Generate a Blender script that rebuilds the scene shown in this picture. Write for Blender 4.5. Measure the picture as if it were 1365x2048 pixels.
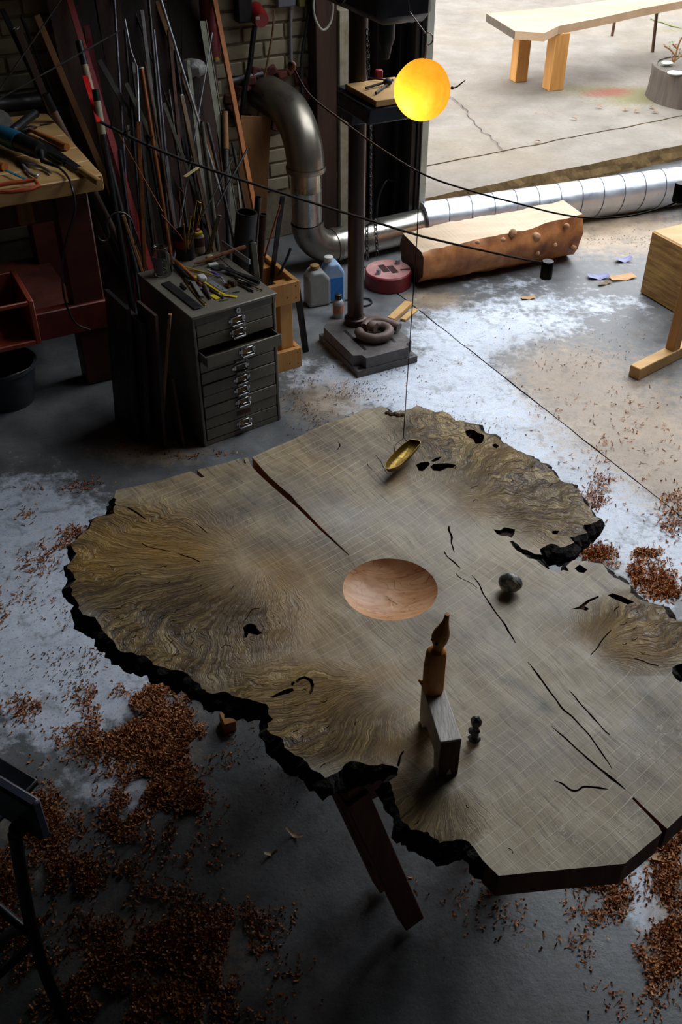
import bpy, bmesh, math, random
import numpy as np
from mathutils import Vector, Matrix, noise, geometry

for o in list(bpy.data.objects): bpy.data.objects.remove(o)
scene = bpy.context.scene
COL = scene.collection
R = math.radians
random.seed(7)
rng = np.random.default_rng(7)

# ------------------------------------------------------------------ camera
F, CX, CY, HC, TH = 2000.0, 682.5, 1024.0, 2.25, R(38.5)
cam_d = bpy.data.cameras.new('camera'); cam = bpy.data.objects.new('camera', cam_d); COL.objects.link(cam)
cam_d.sensor_fit = 'HORIZONTAL'; cam_d.sensor_width = 24.0; cam_d.lens = 24.0*F/1365.0
cam_d.clip_start = 0.02; cam_d.clip_end = 200
cam.location = (0, 0, HC); cam.rotation_euler = (R(90)-TH, 0, 0)
scene.camera = cam

# ------------------------------------------------------------------ world light, exposure
EXPO = 1.6
SKY = 2.1
LAMP_W = 0.105
world = bpy.data.worlds.new('overcast_sky'); scene.world = world; world.use_nodes = True
wn = world.node_tree; wn.nodes.clear()
wo = wn.nodes.new('ShaderNodeOutputWorld'); wb = wn.nodes.new('ShaderNodeBackground')
wt = wn.nodes.new('ShaderNodeTexCoord'); wx = wn.nodes.new('ShaderNodeSeparateXYZ'); wr = wn.nodes.new('ShaderNodeValToRGB')
wr.color_ramp.elements[0].color = (0.88, 0.94, 1.0, 1); wr.color_ramp.elements[1].color = (0.90, 0.95, 1.0, 1)
wn.links.new(wt.outputs['Generated'], wx.inputs[0]); wn.links.new(wx.outputs['Z'], wr.inputs[0])
wn.links.new(wr.outputs[0], wb.inputs[0]); wb.inputs[1].default_value = SKY
wn.links.new(wb.outputs[0], wo.inputs[0])
scene.cycles.diffuse_bounces = 2
vs = scene.view_settings
vs.view_transform = 'Standard'; vs.look = 'None'; vs.exposure = EXPO; vs.gamma = 1.0; vs.use_curve_mapping = False

# ------------------------------------------------------------------ coordinates
CA, SA = math.cos(R(28)), math.sin(R(28))          # the room is turned 28 degrees to the view
def UV(u, v, z=0.0): return Vector((u*CA - v*SA, u*SA + v*CA, z))
def toUV(p): return (p[0]*CA + p[1]*SA, -p[0]*SA + p[1]*CA)
def ray(px, py):
    dx, dy = (px-CX)/F, (CY-py)/F
    return Vector((dx, dy*math.sin(TH)+math.cos(TH), dy*math.cos(TH)-math.sin(TH)))
C0 = Vector((0, 0, HC))
def P(px, py, z=0.0):                               # a point of the place at height z
    d = ray(px, py); return C0 + d*((z-HC)/d.z)
def PV(px, py, v):                                  # a point at distance v along the room's depth axis
    d = ray(px, py); n = Vector((-SA, CA, 0)); return C0 + d*(v/d.dot(n))
def PY(px, py, y):
    d = ray(px, py); return C0 + d*(y/d.y)
ROOM = Matrix.Rotation(R(28), 4, 'Z')

# ------------------------------------------------------------------ light through the doorway (portal helps sample the sky)
DOOR_U0, DOOR_U1, DOOR_H, WALL_V, CEIL = 2.86, 8.6, 3.3, 4.80, 3.6
ROOF_U0, ROOF_U1, ROOF_V0, ROOF_V1 = 2.5, 8.2, 2.0, 4.5      # unseen roof opening, added to let in more sky light
def portal(name, centre, sx, sy, M):
    l = bpy.data.lights.new(name, 'AREA'); l.shape = 'RECTANGLE'; l.size = sx; l.size_y = sy; l.cycles.is_portal = True
    o = bpy.data.objects.new(name, l); COL.objects.link(o); o.matrix_world = Matrix.Translation(centre) @ M
portal('doorway_portal', UV((DOOR_U0+DOOR_U1)/2, 5.02, DOOR_H/2), DOOR_U1-DOOR_U0, DOOR_H, Matrix(((-CA, 0, -SA, 0), (-SA, 0, CA, 0), (0, 1, 0, 0), (0, 0, 0, 1))))
portal('roof_portal', UV((ROOF_U0+ROOF_U1)/2, (ROOF_V0+ROOF_V1)/2, CEIL+.1), ROOF_U1-ROOF_U0, ROOF_V1-ROOF_V0, ROOM)

# ------------------------------------------------------------------ materials
MATS = {}
def srgb(r, g, b):
    f = lambda c: (c/255/12.92) if c/255 <= .04045 else ((c/255+.055)/1.055)**2.4
    return (f(r), f(g), f(b), 1.0)
def newmat(name):
    m = bpy.data.materials.new(name); m.use_nodes = True
    nt = m.node_tree; b = nt.nodes['Principled BSDF']; MATS[name] = m
    return m, nt, b
class NT:                                           # small node helper
    def __init__(s, nt): s.nt = nt; s.g = nt.nodes; s.l = nt.links
    def n(s, t, **kw):
        nd = s.g.new(t)
        for k, v in kw.items(): setattr(nd, k, v)
        return nd
    def set(s, sock, val):
        if hasattr(val, 'is_linked') or isinstance(val, bpy.types.NodeSocket): s.l.new(val, sock)
        else: sock.default_value = val
    def math(s, op, a, b=0.0, clamp=False):
        nd = s.n('ShaderNodeMath', operation=op); nd.use_clamp = clamp; s.set(nd.inputs[0], a); s.set(nd.inputs[1], b); return nd.outputs[0]
    def mix(s, f, a, b, blend='MIX'):
        nd = s.n('ShaderNodeMix', data_type='RGBA', blend_type=blend); s.set(nd.inputs[0], f); s.set(nd.inputs[6], a); s.set(nd.inputs[7], b); return nd.outputs[2]
    def ramp(s, f, stops, interp='LINEAR'):
        nd = s.n('ShaderNodeValToRGB'); r = nd.color_ramp; r.interpolation = interp
        while len(r.elements) < len(stops): r.elements.new(0.5)
        for e, (p, c) in zip(r.elements, stops):
            e.position = p; e.color = c if len(c) == 4 else (*c, 1)
        s.set(nd.inputs[0], f); return nd.outputs[0]
    def noise(s, vec, scale, detail=3.0, rough=.55, dist=0.0):
        nd = s.n('ShaderNodeTexNoise'); s.set(nd.inputs['Vector'], vec); nd.inputs['Scale'].default_value = scale
        nd.inputs['Detail'].default_value = detail; nd.inputs['Roughness'].default_value = rough; nd.inputs['Distortion'].default_value = dist
        return nd.outputs[0]
    def mapv(s, vec, scale=(1, 1, 1), rot=(0, 0, 0), loc=(0, 0, 0)):
        nd = s.n('ShaderNodeMapping'); s.set(nd.inputs[0], vec); nd.inputs['Scale'].default_value = scale
        nd.inputs['Rotation'].default_value = rot; nd.inputs['Location'].default_value = loc; return nd.outputs[0]
    def attr(s, name):
        nd = s.n('ShaderNodeAttribute'); nd.attribute_name = name; return nd.outputs['Fac']
    def bump(s, h, strength, dist, normal=None):
        nd = s.n('ShaderNodeBump'); nd.inputs['Strength'].default_value = strength; nd.inputs['Distance'].default_value = dist
        s.set(nd.inputs['Height'], h)
        if normal is not None: s.l.new(normal, nd.inputs['Normal'])
        return nd.outputs[0]
def G(v): return (v, v, v, 1)
def mat(name, c1, c2=None, scale=12, rough=.6, metal=0.0, bump=0.0, stretch=(1, 1, 1), rr=.12, spec=.5, detail=4, c3=None, rot=(0, 0, 0)):
    """two or three tones mixed by noise, with varied roughness and fine relief"""
    if name in MATS: return MATS[name]
    m, nt, b = newmat(name); N = NT(nt)
    if c2 is None: c2 = tuple(min(255, x*.72) for x in c1)
    tc = N.n('ShaderNodeTexCoord').outputs['Object']
    vec = N.mapv(tc, stretch, rot)
    f = N.noise(vec, scale, detail, .62, .3)
    stops = [(.3, srgb(*c1)), (.7, srgb(*c2))]
    if c3: stops = [(.28, srgb(*c1)), (.5, srgb(*c3)), (.72, srgb(*c2))]
    N.l.new(N.ramp(f, stops), b.inputs['Base Color'])
    b.inputs['Metallic'].default_value = metal
    b.inputs['Specular IOR Level'].default_value = spec
    f2 = N.noise(vec, scale*2.7, 3)
    N.l.new(N.ramp(f2, [(.3, G(max(.03, rough-rr))), (.7, G(min(1, rough+rr)))]), b.inputs['Roughness'])
    if bump: N.l.new(N.bump(f2, min(1, bump), .004), b.inputs['Normal'])
    return m
def wood(name, c1, c2, axis='x', scale=9, rough=.6, bump=.35):
    st = {'x': (.12, 1.6, 1.6), 'y': (1.6, .12, 1.6), 'z': (1.6, 1.6, .12)}[axis]
    return mat(name, c1, c2, scale*2.2, rough, 0, bump, st)

# ------------------------------------------------------------------ mesh building
class MB:
    def __init__(s): s.v = []; s.f = []
    def add(s, vs, fs):
        o = len(s.v); s.v += [Vector(q) for q in vs]; s.f += [tuple(i+o for i in f) for f in fs]; return s
    def xf(s, M):
        s.v = [M @ q for q in s.v]; return s
    def join(s, other): return s.add(other.v, other.f)
    def cbox(s, c, size, M=None, b=.002):
        hx, hy, hz = size[0]/2, size[1]/2, size[2]/2
        b = min(b, hx*.45, hy*.45, hz*.45)
        vs = []; idx = {}
        for sx in (-1, 1):
            for sy in (-1, 1):
                for sz in (-1, 1):
                    for ax in range(3):
                        p = [sx*(hx-b), sy*(hy-b), sz*(hz-b)]
                        p[ax] = (sx*hx, sy*hy, sz*hz)[ax]
                        idx[sx, sy, sz, ax] = len(vs); vs.append(Vector(p))
        fs = []
        for ax in range(3):
            a, d = [(1, 2), (0, 2), (0, 1)][ax]
            for sg in (-1, 1):
                q = []
                for (s1, s2) in ((-1, -1), (1, -1), (1, 1), (-1, 1)):
                    k = [0, 0, 0]; k[ax] = sg; k[a] = s1; k[d] = s2; q.append(idx[(*k, ax)])
                fs.append(tuple(q))
        for ax in range(3):
            a, d = [(1, 2), (0, 2), (0, 1)][ax]
            for s1 in (-1, 1):
                for s2 in (-1, 1):
                    k0 = [0]*3; k1 = [0]*3
                    k0[ax] = -1; k1[ax] = 1
                    for k in (k0, k1): k[a] = s1; k[d] = s2
                    fs.append((idx[(*k0, a)], idx[(*k1, a)], idx[(*k1, d)], idx[(*k0, d)]))
        for sx in (-1, 1):
            for sy in (-1, 1):
                for sz in (-1, 1): fs.append(tuple(idx[sx, sy, sz, ax] for ax in range(3)))
        if M is not None: vs = [M @ q for q in vs]
        c = Vector(c)
        return s.add([q + c for q in vs], fs)
    def beam(s, p0, p1, w, h, up=(0, 0, 1), b=.002):
        p0, p1 = Vector(p0), Vector(p1); d = p1-p0; L = d.length; d.normalize()
        up = Vector(up)
        if abs(d.dot(up)) > .98: up = Vector((1, 0, 0))
        x = d.cross(up).normalized(); y = x.cross(d)
        M = Matrix((x, d, y)).transposed()
        return s.cbox((p0+p1)/2, (w, L, h), M, b)
    def tube(s, pts, r, n=10, caps=True, closed=False):
        pts = [Vector(p) for p in pts]; m = len(pts)
        rs = r if isinstance(r, (list, tuple)) else [r]*m
        T = []
        for i in range(m):
            a = pts[(i-1) % m] if (closed or i > 0) else pts[i]; c = pts[(i+1) % m] if (closed or i < m-1) else pts[i]
            t = (c-a); T.append(t.normalized() if t.length > 1e-9 else Vector((0, 0, 1)))
        nrm = T[0].orthogonal().normalized()
        vs = []; fs = []
        for i in range(m):
            nrm = (nrm - T[i]*nrm.dot(T[i]))
            nrm = nrm.normalized() if nrm.length > 1e-6 else T[i].orthogonal().normalized()
            bn = T[i].cross(nrm)
            for k in range(n):
                a = 2*math.pi*k/n; vs.append(pts[i] + (nrm*math.cos(a) + bn*math.sin(a))*rs[i])
        for i in range(m if closed else m-1):
            for k in range(n):
                i2 = (i+1) % m; fs.append((i*n+k, i*n+(k+1) % n, i2*n+(k+1) % n, i2*n+k))
        if caps and not closed:
            fs.append(tuple(range(n-1, -1, -1))); fs.append(tuple(range((m-1)*n, m*n)))
        return s.add(vs, fs)
    def pipe(s, p0, p1, r, wall=.2, n=12):           # open hollow pipe
        p0, p1 = Vector(p0), Vector(p1); d = (p1-p0).normalized(); nr = d.orthogonal().normalized(); bn = d.cross(nr)
        vs = []; fs = []
        for (p, rr) in ((p0, r), (p1, r), (p1, r*(1-wall)), (p1 - d*min(.12, (p1-p0).length*.5), r*(1-wall))):
            for k in range(n):
                a = 2*math.pi*k/n; vs.append(p + (nr*math.cos(a)+bn*math.sin(a))*rr)
        for i in range(3):
            for k in range(n): fs.append((i*n+k, i*n+(k+1) % n, (i+1)*n+(k+1) % n, (i+1)*n+k))
        fs.append(tuple(range(n-1, -1, -1))); fs.append(tuple(range(3*n, 4*n)))
        return s.add(vs, fs)
    def lathe(s, prof, c=(0, 0, 0), n=24, M=None, cap=True, sx=1.0, sy=1.0):
        vs = []; fs = []; m = len(prof)
        for (r, z) in prof:
            for k in range(n):
                a = 2*math.pi*k/n; vs.append(Vector((r*math.cos(a)*sx, r*math.sin(a)*sy, z)))
        for i in range(m-1):
            for k in range(n): fs.append((i*n+k, i*n+(k+1) % n, (i+1)*n+(k+1) % n, (i+1)*n+k))
        if cap: fs.append(tuple(range(n-1, -1, -1))); fs.append(tuple(range((m-1)*n, m*n)))
        if M is not None: vs = [M @ q for q in vs]
        c = Vector(c); return s.add([q+c for q in vs], fs)
    def sphere(s, c, r, nu=16, nv=10, M=None):
        r = r if isinstance(r, (tuple, list)) else (r, r, r); vs = []; fs = []
        for j in range(1, nv):
            ph = math.pi*j/nv
            for k in range(nu):
                a = 2*math.pi*k/nu; vs.append(Vector((r[0]*math.sin(ph)*math.cos(a), r[1]*math.sin(ph)*math.sin(a), r[2]*math.cos(ph))))
        for j in range(nv-2):
            for k in range(nu): fs.append((j*nu+k, (j+1)*nu+k, (j+1)*nu+(k+1) % nu, j*nu+(k+1) % nu))
        t = len(vs); vs += [Vector((0, 0, r[2])), Vector((0, 0, -r[2]))]
        for k in range(nu):
            fs.append((t, k, (k+1) % nu)); fs.append((t+1, (nv-2)*nu+(k+1) % nu, (nv-2)*nu+k))
        if M is not None: vs = [M @ q for q in vs]
        c = Vector(c); return s.add([q+c for q in vs], fs)
    def prism(s, poly, z0, z1, M=None):
        n = len(poly); vs = [Vector((x, y, z0)) for x, y in poly] + [Vector((x, y, z1)) for x, y in poly]
        fs = [tuple(range(n-1, -1, -1)), tuple(range(n, 2*n))] + [(i, (i+1) % n, n+(i+1) % n, n+i) for i in range(n)]
        if M is not None: vs = [M @ q for q in vs]
        return s.add(vs, fs)
ORI = {}
def mesh_obj(name, mb, m, origin, smooth=True, recalc=True, ang=38):
    me = bpy.data.meshes.new(name)
    o0 = Vector(origin)
    me.from_pydata([(q-o0)[:] for q in mb.v], [], mb.f); me.update()
    if recalc:
        bm = bmesh.new(); bm.from_mesh(me); bmesh.ops.recalc_face_normals(bm, faces=bm.faces); bm.to_mesh(me); bm.free()
    if smooth:
        me.shade_smooth(); me.set_sharp_from_angle(angle=R(ang))
    me.materials.append(m)
    o = bpy.data.objects.new(name, me); COL.objects.link(o)
    return o
def tag(o, label=None, cat=None, group=None, kind=None):
    if label: o['label'] = label
    if cat: o['category'] = cat
    if group: o['group'] = group
    if kind: o['kind'] = kind
    return o
def thing(name, label, cat, loc, group=None, kind=None):
    o = bpy.data.objects.new(name, None); COL.objects.link(o); o.location = loc; o.empty_display_size = .05
    ORI[o.name] = Vector(loc); return tag(o, label, cat, group, kind)
def part(name, mb, m, parent, label=None, smooth=True, kind=None, recalc=True, ang=38):
    o = mesh_obj(name, mb, m, ORI[parent.name], smooth, recalc, ang); o.parent = parent; ORI[o.name] = ORI[parent.name]
    if label: o['label'] = label
    if kind: o['kind'] = kind
    return o
def single(name, mb, m, label, cat, group=None, kind=None, smooth=True, base=None, recalc=True, ang=38):
    if base is None:
        xs = [q.x for q in mb.v]; ys = [q.y for q in mb.v]; base = Vector(((min(xs)+max(xs))/2, (min(ys)+max(ys))/2, min(q.z for q in mb.v)))
    o = mesh_obj(name, mb, m, base, smooth, recalc, ang); o.location = base; ORI[o.name] = Vector(base)
    return tag(o, label, cat, group, kind)
def struct(name, mb, m, label=None, smooth=False):
    o = single(name, mb, m, label, None, None, 'structure', smooth); return o
def bez(pts, n=24):                                  # smooth curve through points (Catmull-Rom)
    pts = [Vector(p) for p in pts]; q = [pts[0]*2-pts[1]] + pts + [pts[-1]*2-pts[-2]]; out = []
    seg = len(pts)-1
    for i in range(n+1):
        t = i/n*seg; k = min(int(t), seg-1); t -= k; a, b, c, d = q[k:k+4]
        out.append(.5*((2*b) + (-a+c)*t + (2*a-5*b+4*c-d)*t*t + (-a+3*b-3*c+d)*t**3))
    return out
# ================================================================== THE SETTING
def proj_np(p):                                      # where floor and table spots lie, to place worn, stained and painted-sheen zones
    x, y, z = p[:, 0], p[:, 1], p[:, 2]-HC
    zc = y*math.cos(TH) - z*math.sin(TH); yc = y*math.sin(TH) + z*math.cos(TH)
    zc = np.maximum(zc, .05)
    return CX + F*x/zc, CY - F*yc/zc
def blobs(px, py, lst):
    out = np.zeros(len(px))
    for (cx, cy, rx, ry, st, *a) in lst:
        an = R(a[0]) if a else 0; dx, dy = px-cx, py-cy
        ex = (dx*math.cos(an)+dy*math.sin(an))/rx; ey = (-dx*math.sin(an)+dy*math.cos(an))/ry
        out += st*np.exp(-(ex**2+ey**2))
    return np.clip(out, 0, 1)
def set_attr(o, name, vals):
    a = o.data.attributes.new(name, 'FLOAT', 'POINT'); a.data.foreach_set('value', np.asarray(vals, dtype=np.float32))
def verts_np(o):
    a = np.empty(len(o.data.vertices)*3, dtype=np.float32); o.data.vertices.foreach_get('co', a)
    a = a.reshape(-1, 3).astype(float); 
    return a + np.array(ORI[o.name])[None, :]

# --- floor material
def floor_mat():
    m, nt, b = newmat('worn_concrete_floor'); N = NT(nt)
    pos = N.n('ShaderNodeNewGeometry').outputs['Position']
    big = N.noise(pos, 1.6, 5, .6); mid = N.noise(pos, 7, 6, .65); fine = N.noise(pos, 60, 4, .6); sp = N.noise(pos, 26, 5, .7)
    base = N.ramp(mid, [(.25, srgb(78, 80, 82)), (.5, srgb(108, 111, 114)), (.75, srgb(130, 131, 130))])
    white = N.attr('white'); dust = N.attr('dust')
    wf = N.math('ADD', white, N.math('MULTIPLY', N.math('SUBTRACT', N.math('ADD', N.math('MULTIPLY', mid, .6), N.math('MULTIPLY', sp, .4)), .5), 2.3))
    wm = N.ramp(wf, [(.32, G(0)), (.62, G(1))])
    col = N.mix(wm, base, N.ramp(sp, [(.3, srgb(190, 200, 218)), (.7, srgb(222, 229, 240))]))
    df = N.math('ADD', dust, N.math('MULTIPLY', N.math('SUBTRACT', sp, .5), 1.4))
    dm = N.ramp(df, [(.3, G(0)), (.8, G(.85))])
    col = N.mix(dm, col, N.ramp(mid, [(.3, srgb(150, 128, 104)), (.7, srgb(192, 168, 140))]))
    pit = N.ramp(N.noise(pos, 34, 6, .75), [(.30, G(.55)), (.42, G(0))]); col = N.mix(pit, col, srgb(70, 68, 66))
    blot = N.ramp(N.noise(pos, 11, 5, .7, .6), [(.34, G(.5)), (.46, G(0))]); col = N.mix(blot, col, srgb(98, 92, 84))
    spk = N.ramp(N.noise(pos, 140, 3, .5), [(.60, G(0)), (.70, G(.75))])
    col = N.mix(spk, col, srgb(96, 72, 52))
    big2 = N.ramp(big, [(.35, G(.72)), (.65, G(1.0))])
    col = N.mix(1.0, col, big2, 'MULTIPLY')
    N.l.new(col, b.inputs['Base Color'])
    N.l.new(N.ramp(mid, [(.3, G(.34)), (.7, G(.6))]), b.inputs['Roughness'])
    h = N.math('ADD', N.math('MULTIPLY', sp, .6), N.math('MULTIPLY', fine, .4))
    N.l.new(N.bump(h, .35, .006), b.inputs['Normal'])
    return m
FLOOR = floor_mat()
j0, j1 = P(992, 741), P(1333, 1009)
jd = (j1-j0).normalized(); jn = Vector((-jd.y, jd.x, 0))     # jn points to the far right side
def floor_grid(q0, q1, p0, p1, step):
    mb = MB(); nq = max(1, int(abs(q1-q0)/step)); np_ = int((p1-p0)/step)
    for i in range(np_+1):
        p = p0 + (p1-p0)*i/np_
        for k in range(nq+1):
            q = q0 + (q1-q0)*k/nq; w = j0 + jd*p + jn*q
            if k == 0: w += jn*(.004*noise.noise(Vector((p*9, 3, q0*50)))) 
            mb.v.append(Vector((w.x, w.y, 0)))
    for i in range(np_):
        for k in range(nq):
            a = i*(nq+1)+k; mb.f.append((a, a+1, a+nq+2, a+nq+1))
    return mb
floor = thing('floor', None, None, (0, 2.5, 0), kind='structure')
dark_joint = mat('joint_dirt', (60, 52, 44), (38, 33, 28), 30, .9)
base = MB(); base.prism([(-8, -8), (9, -8), (14, 3), (14, 14), (-8, 14)], -.14, -.012)
SHEEN_WHITE = [(640, 760, 110, 70, .25), (760, 760, 150, 50, .55), (900, 800, 150, 80, .95), (1040, 880, 150, 70, .95), (1190, 1000, 130, 80, .95), (1330, 1130, 120, 80, .9), (930, 660, 120, 55, .85),  # bluish sky sheen painted into the floor colour, with pale worn patches
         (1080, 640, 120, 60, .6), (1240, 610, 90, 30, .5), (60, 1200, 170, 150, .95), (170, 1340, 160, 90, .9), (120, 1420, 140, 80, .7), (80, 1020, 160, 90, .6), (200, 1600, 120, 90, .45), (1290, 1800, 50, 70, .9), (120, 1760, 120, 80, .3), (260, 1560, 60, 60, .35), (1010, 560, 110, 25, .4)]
DUST = [(1220, 850, 190, 110, .75), (1340, 960, 110, 90, .6), (1250, 470, 170, 40, .9), (870, 600, 60, 20, .7), (1120, 740, 110, 60, .5), (640, 800, 90, 70, .5), (300, 905, 130, 30, .8), (330, 1480, 130, 110, .5), (80, 1660, 120, 120, .5),
        (320, 1900, 230, 110, .6), (1330, 1800, 60, 160, .6), (1290, 1150, 90, 50, .5), (120, 1080, 70, 40, .4), (700, 800, 110, 40, .3)]
for (q0, q1, dd) in ((-.003, -7.0, -1), (.003, 7.0, 1)):
    mb = floor_grid(q0, q1, -6.5, 5.0, .03)
    # keep only what lies inside the building
    keep = []
    for f in mb.f:
        c = sum((mb.v[i] for i in f), Vector())/4; u, v = toUV(c)
        if -2.7 < u < 9.2 and -3.2 < v < 4.98: keep.append(f)
    used = sorted({i for f in keep for i in f}); mp = {k: i for i, k in enumerate(used)}
    mb.v = [mb.v[i] for i in used]; mb.f = [tuple(mp[i] for i in f) for f in keep]
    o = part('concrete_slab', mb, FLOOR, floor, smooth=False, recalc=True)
    a = verts_np(o); px, py = proj_np(a)
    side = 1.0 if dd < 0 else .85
    set_attr(o, 'white', blobs(px, py, SHEEN_WHITE)*side); set_attr(o, 'dust', np.clip(blobs(px, py, DUST) + (0.04 if dd < 0 else .2), 0, 1))
part('sub_base', base, dark_joint, floor, smooth=False)

# --- brick wall at the back, with the doorway to its right
paint = mat('cream_painted_brick', (150, 140, 116), (116, 106, 86), 9, .75, 0, .5, c3=(138, 128, 104))
mortar = mat('painted_mortar', (128, 118, 96), (100, 90, 74), 20, .9, 0, .4)
wb_ = MB()
WT = .24
wb_.cbox((( -2.7+DOOR_U0)/2, WALL_V+.012+WT/2, CEIL/2), (DOOR_U0+2.7, WT, CEIL), b=.004)
wb_.cbox(((DOOR_U0+DOOR_U1)/2, WALL_V+.012+WT/2, (DOOR_H+CEIL)/2), (DOOR_U1-DOOR_U0, WT, CEIL-DOOR_H), b=.004)
wb_.cbox(((9.2+DOOR_U1)/2, WALL_V+.012+WT/2, CEIL/2), (9.2-DOOR_U1, WT, CEIL), b=.004)
wb_.xf(ROOM)
wall_back = struct('wall_back', wb_, mortar)
wall_hole = (PV(540, 200, WALL_V))
hu, _ = toUV(wall_hole); hz = wall_hole.z
bm1 = MB(); bm1.cbox((0, .011, 0), (.213, .024, .063), b=.004); bm1.xf(ROOM)
brick_me = mesh_obj('brick', bm1, paint, (0, 0, 0)); bme = brick_me.data; bpy.data.objects.remove(brick_me)
row = 0; z = .3
while z < 1.62:
    u = -.35 + (.1125 if row % 2 else 0)
    while u < 2.75:
        if ((u-hu)/.19)**2 + ((z-hz)/.14)**2 > 1 and u < 2.72:
            b_ = bpy.data.objects.new('brick', bme); COL.objects.link(b_); b_.parent = wall_back
            w = UV(u + random.uniform(-.002, .002), WALL_V+.004+random.uniform(-.0015, .002), z); b_.location = w - ORI[wall_back.name]
        u += .225
    z += .075; row += 1
# ragged hole where the duct enters
hm = mat('raw_red_brick', (96, 44, 34), (60, 28, 24), 24, .95, 0, .8)
hb = MB()
for k in range(26):
    a = 2*math.pi*k/26 + random.uniform(-.05, .05); rr = random.uniform(.15, .19)
    c = UV(hu + rr*1.15*math.cos(a), WALL_V+.0, hz + rr*.8*math.sin(a))
    hb.cbox(c, (random.uniform(.04, .075), random.uniform(.03, .06), random.uniform(.03, .05)), (Matrix.Rotation(R(28)+random.uniform(-.4, .4), 3, 'Z') @ Matrix.Rotation(random.uniform(-.5, .5), 3, 'Y')), .006)
tag(part('broken_brick_edge', hb, hm, wall_back, 'broken red brick around the hole for the duct'))
# other walls, ceiling
dim = mat('dim_plaster', (52, 47, 42), (40, 36, 32), 6, .85, 0, .2)
def wallbox(name, u0, u1, v0, v1, z0, z1, m=dim):
    mb = MB(); mb.cbox(((u0+u1)/2, (v0+v1)/2, (z0+z1)/2), (u1-u0, v1-v0, z1-z0), b=.003); mb.xf(ROOM); return struct(name, mb, m)
wallbox('wall_left', -2.9, -2.68, -3.4, 5.0, 0, CEIL)
wallbox('wall_front', -2.9, 9.4, -3.4, -3.18, 0, CEIL)
wallbox('wall_right', 9.18, 9.4, -3.4, 5.0, 0, CEIL)
cb = MB()
for (u0, u1, v0, v1) in ((-2.9, ROOF_U0, -3.4, 5.06), (ROOF_U1, 9.4, -3.4, 5.06), (ROOF_U0, ROOF_U1, -3.4, ROOF_V0), (ROOF_U0, ROOF_U1, ROOF_V1, 5.06)):
    cb.cbox(((u0+u1)/2, (v0+v1)/2, CEIL+.075), (u1-u0, v1-v0, .15), b=.003)
cb.xf(ROOM); struct('ceiling', cb, dim)
wallbox('added_shade_shelf', -2.68, 2.5, 4.05, 4.80, 1.95, 2.05, mat('shade_shelf_boards', (110, 82, 56), (78, 56, 38), 12, .8))['kind'] = 'structure'  # unseen shelf added to keep light off the bar corner

# --- the yard outside
def yard_mat():
    m, nt, b = newmat('weathered_yard_concrete'); N = NT(nt)
    pos = N.n('ShaderNodeNewGeometry').outputs['Position']
    mid = N.noise(pos, 4, 6, .65); fine = N.noise(N.mapv(pos, (1, 1, 1)), 38, 4, .7); big = N.noise(pos, .9, 4, .6)
    col = N.ramp(mid, [(.25, srgb(97, 89, 79)), (.5, srgb(115, 107, 97)), (.75, srgb(130, 123, 114))])
    col = N.mix(N.ramp(big, [(.45, G(0)), (.7, G(.5))]), col, srgb(122, 106, 82))
    col = N.mix(N.ramp(fine, [(.55, G(0)), (.75, G(.45))]), col, srgb(78, 71, 62))
    col = N.mix(N.ramp(N.math('ADD', N.attr('moss'), N.math('MULTIPLY', N.math('SUBTRACT', fine, .5), .9)), [(.2, G(0)), (.7, G(.8))]), col, srgb(96, 90, 46))
    col = N.mix(N.ramp(N.math('ADD', N.attr('rust'), N.math('MULTIPLY', N.math('SUBTRACT', fine, .5), .9)), [(.2, G(0)), (.7, G(.85))]), col, srgb(116, 58, 44))
    N.l.new(col, b.inputs['Base Color']); b.inputs['Roughness'].default_value = .85
    N.l.new(N.bump(N.math('ADD', N.math('MULTIPLY', fine, .6), mid), .5, .012), b.inputs['Normal'])
    return m
YARD = yard_mat()
yard = thing('ground', None, None, UV(5, 8, 0), kind='structure')
ZK = .10
def grid_uv(u0, u1, v0, v1, z, step, jag=0.0, zw=0.0):
    mb = MB(); nu, nv = int((u1-u0)/step), max(1, int((v1-v0)/step))
    for i in range(nu+1):
        u = u0+(u1-u0)*i/nu
        for k in range(nv+1):
            v = v0+(v1-v0)*k/nv
            if jag and k in (0, nv): v += jag*noise.noise(Vector((u*6, v*3, 1)))
            mb.v.append(UV(u, v, z + zw*noise.noise(Vector((u*1.7, v*1.7, 4)))))
    for i in range(nu):
        for k in range(nv):
            a = i*(nv+1)+k; mb.f.append((a, a+nv+1, a+nv+2, a+1))
    sk = MB()                                        # broken near face
    for i in range(nu+1):
        t = mb.v[i*(nv+1)]
        for k, zz in enumerate((t.z, .06, .02, -.03)):
            d = 0 if k == 0 else .02*noise.noise(Vector((t.x*9, t.y*9, zz*30)))
            sk.v.append(Vector((t.x+d*SA, t.y-d*CA, zz)))
    for i in range(nu):
        for k in range(3): sk.f.append((i*4+k, i*4+k+1, i*4+k+5, i*4+k+4))
    return mb, sk
MOSS = [(1180, 180, 90, 14, .6), (1290, 190, 60, 14, .9), (1240, 205, 90, 10, .4), (1345, 60, 60, 8, .5)]
RUST = [(1228, 184, 44, 10, .8), (1090, 225, 60, 14, .25), (1180, 190, 30, 8, .4)]
kerb_v0, kerb_v1 = 4.70, 5.14
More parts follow.
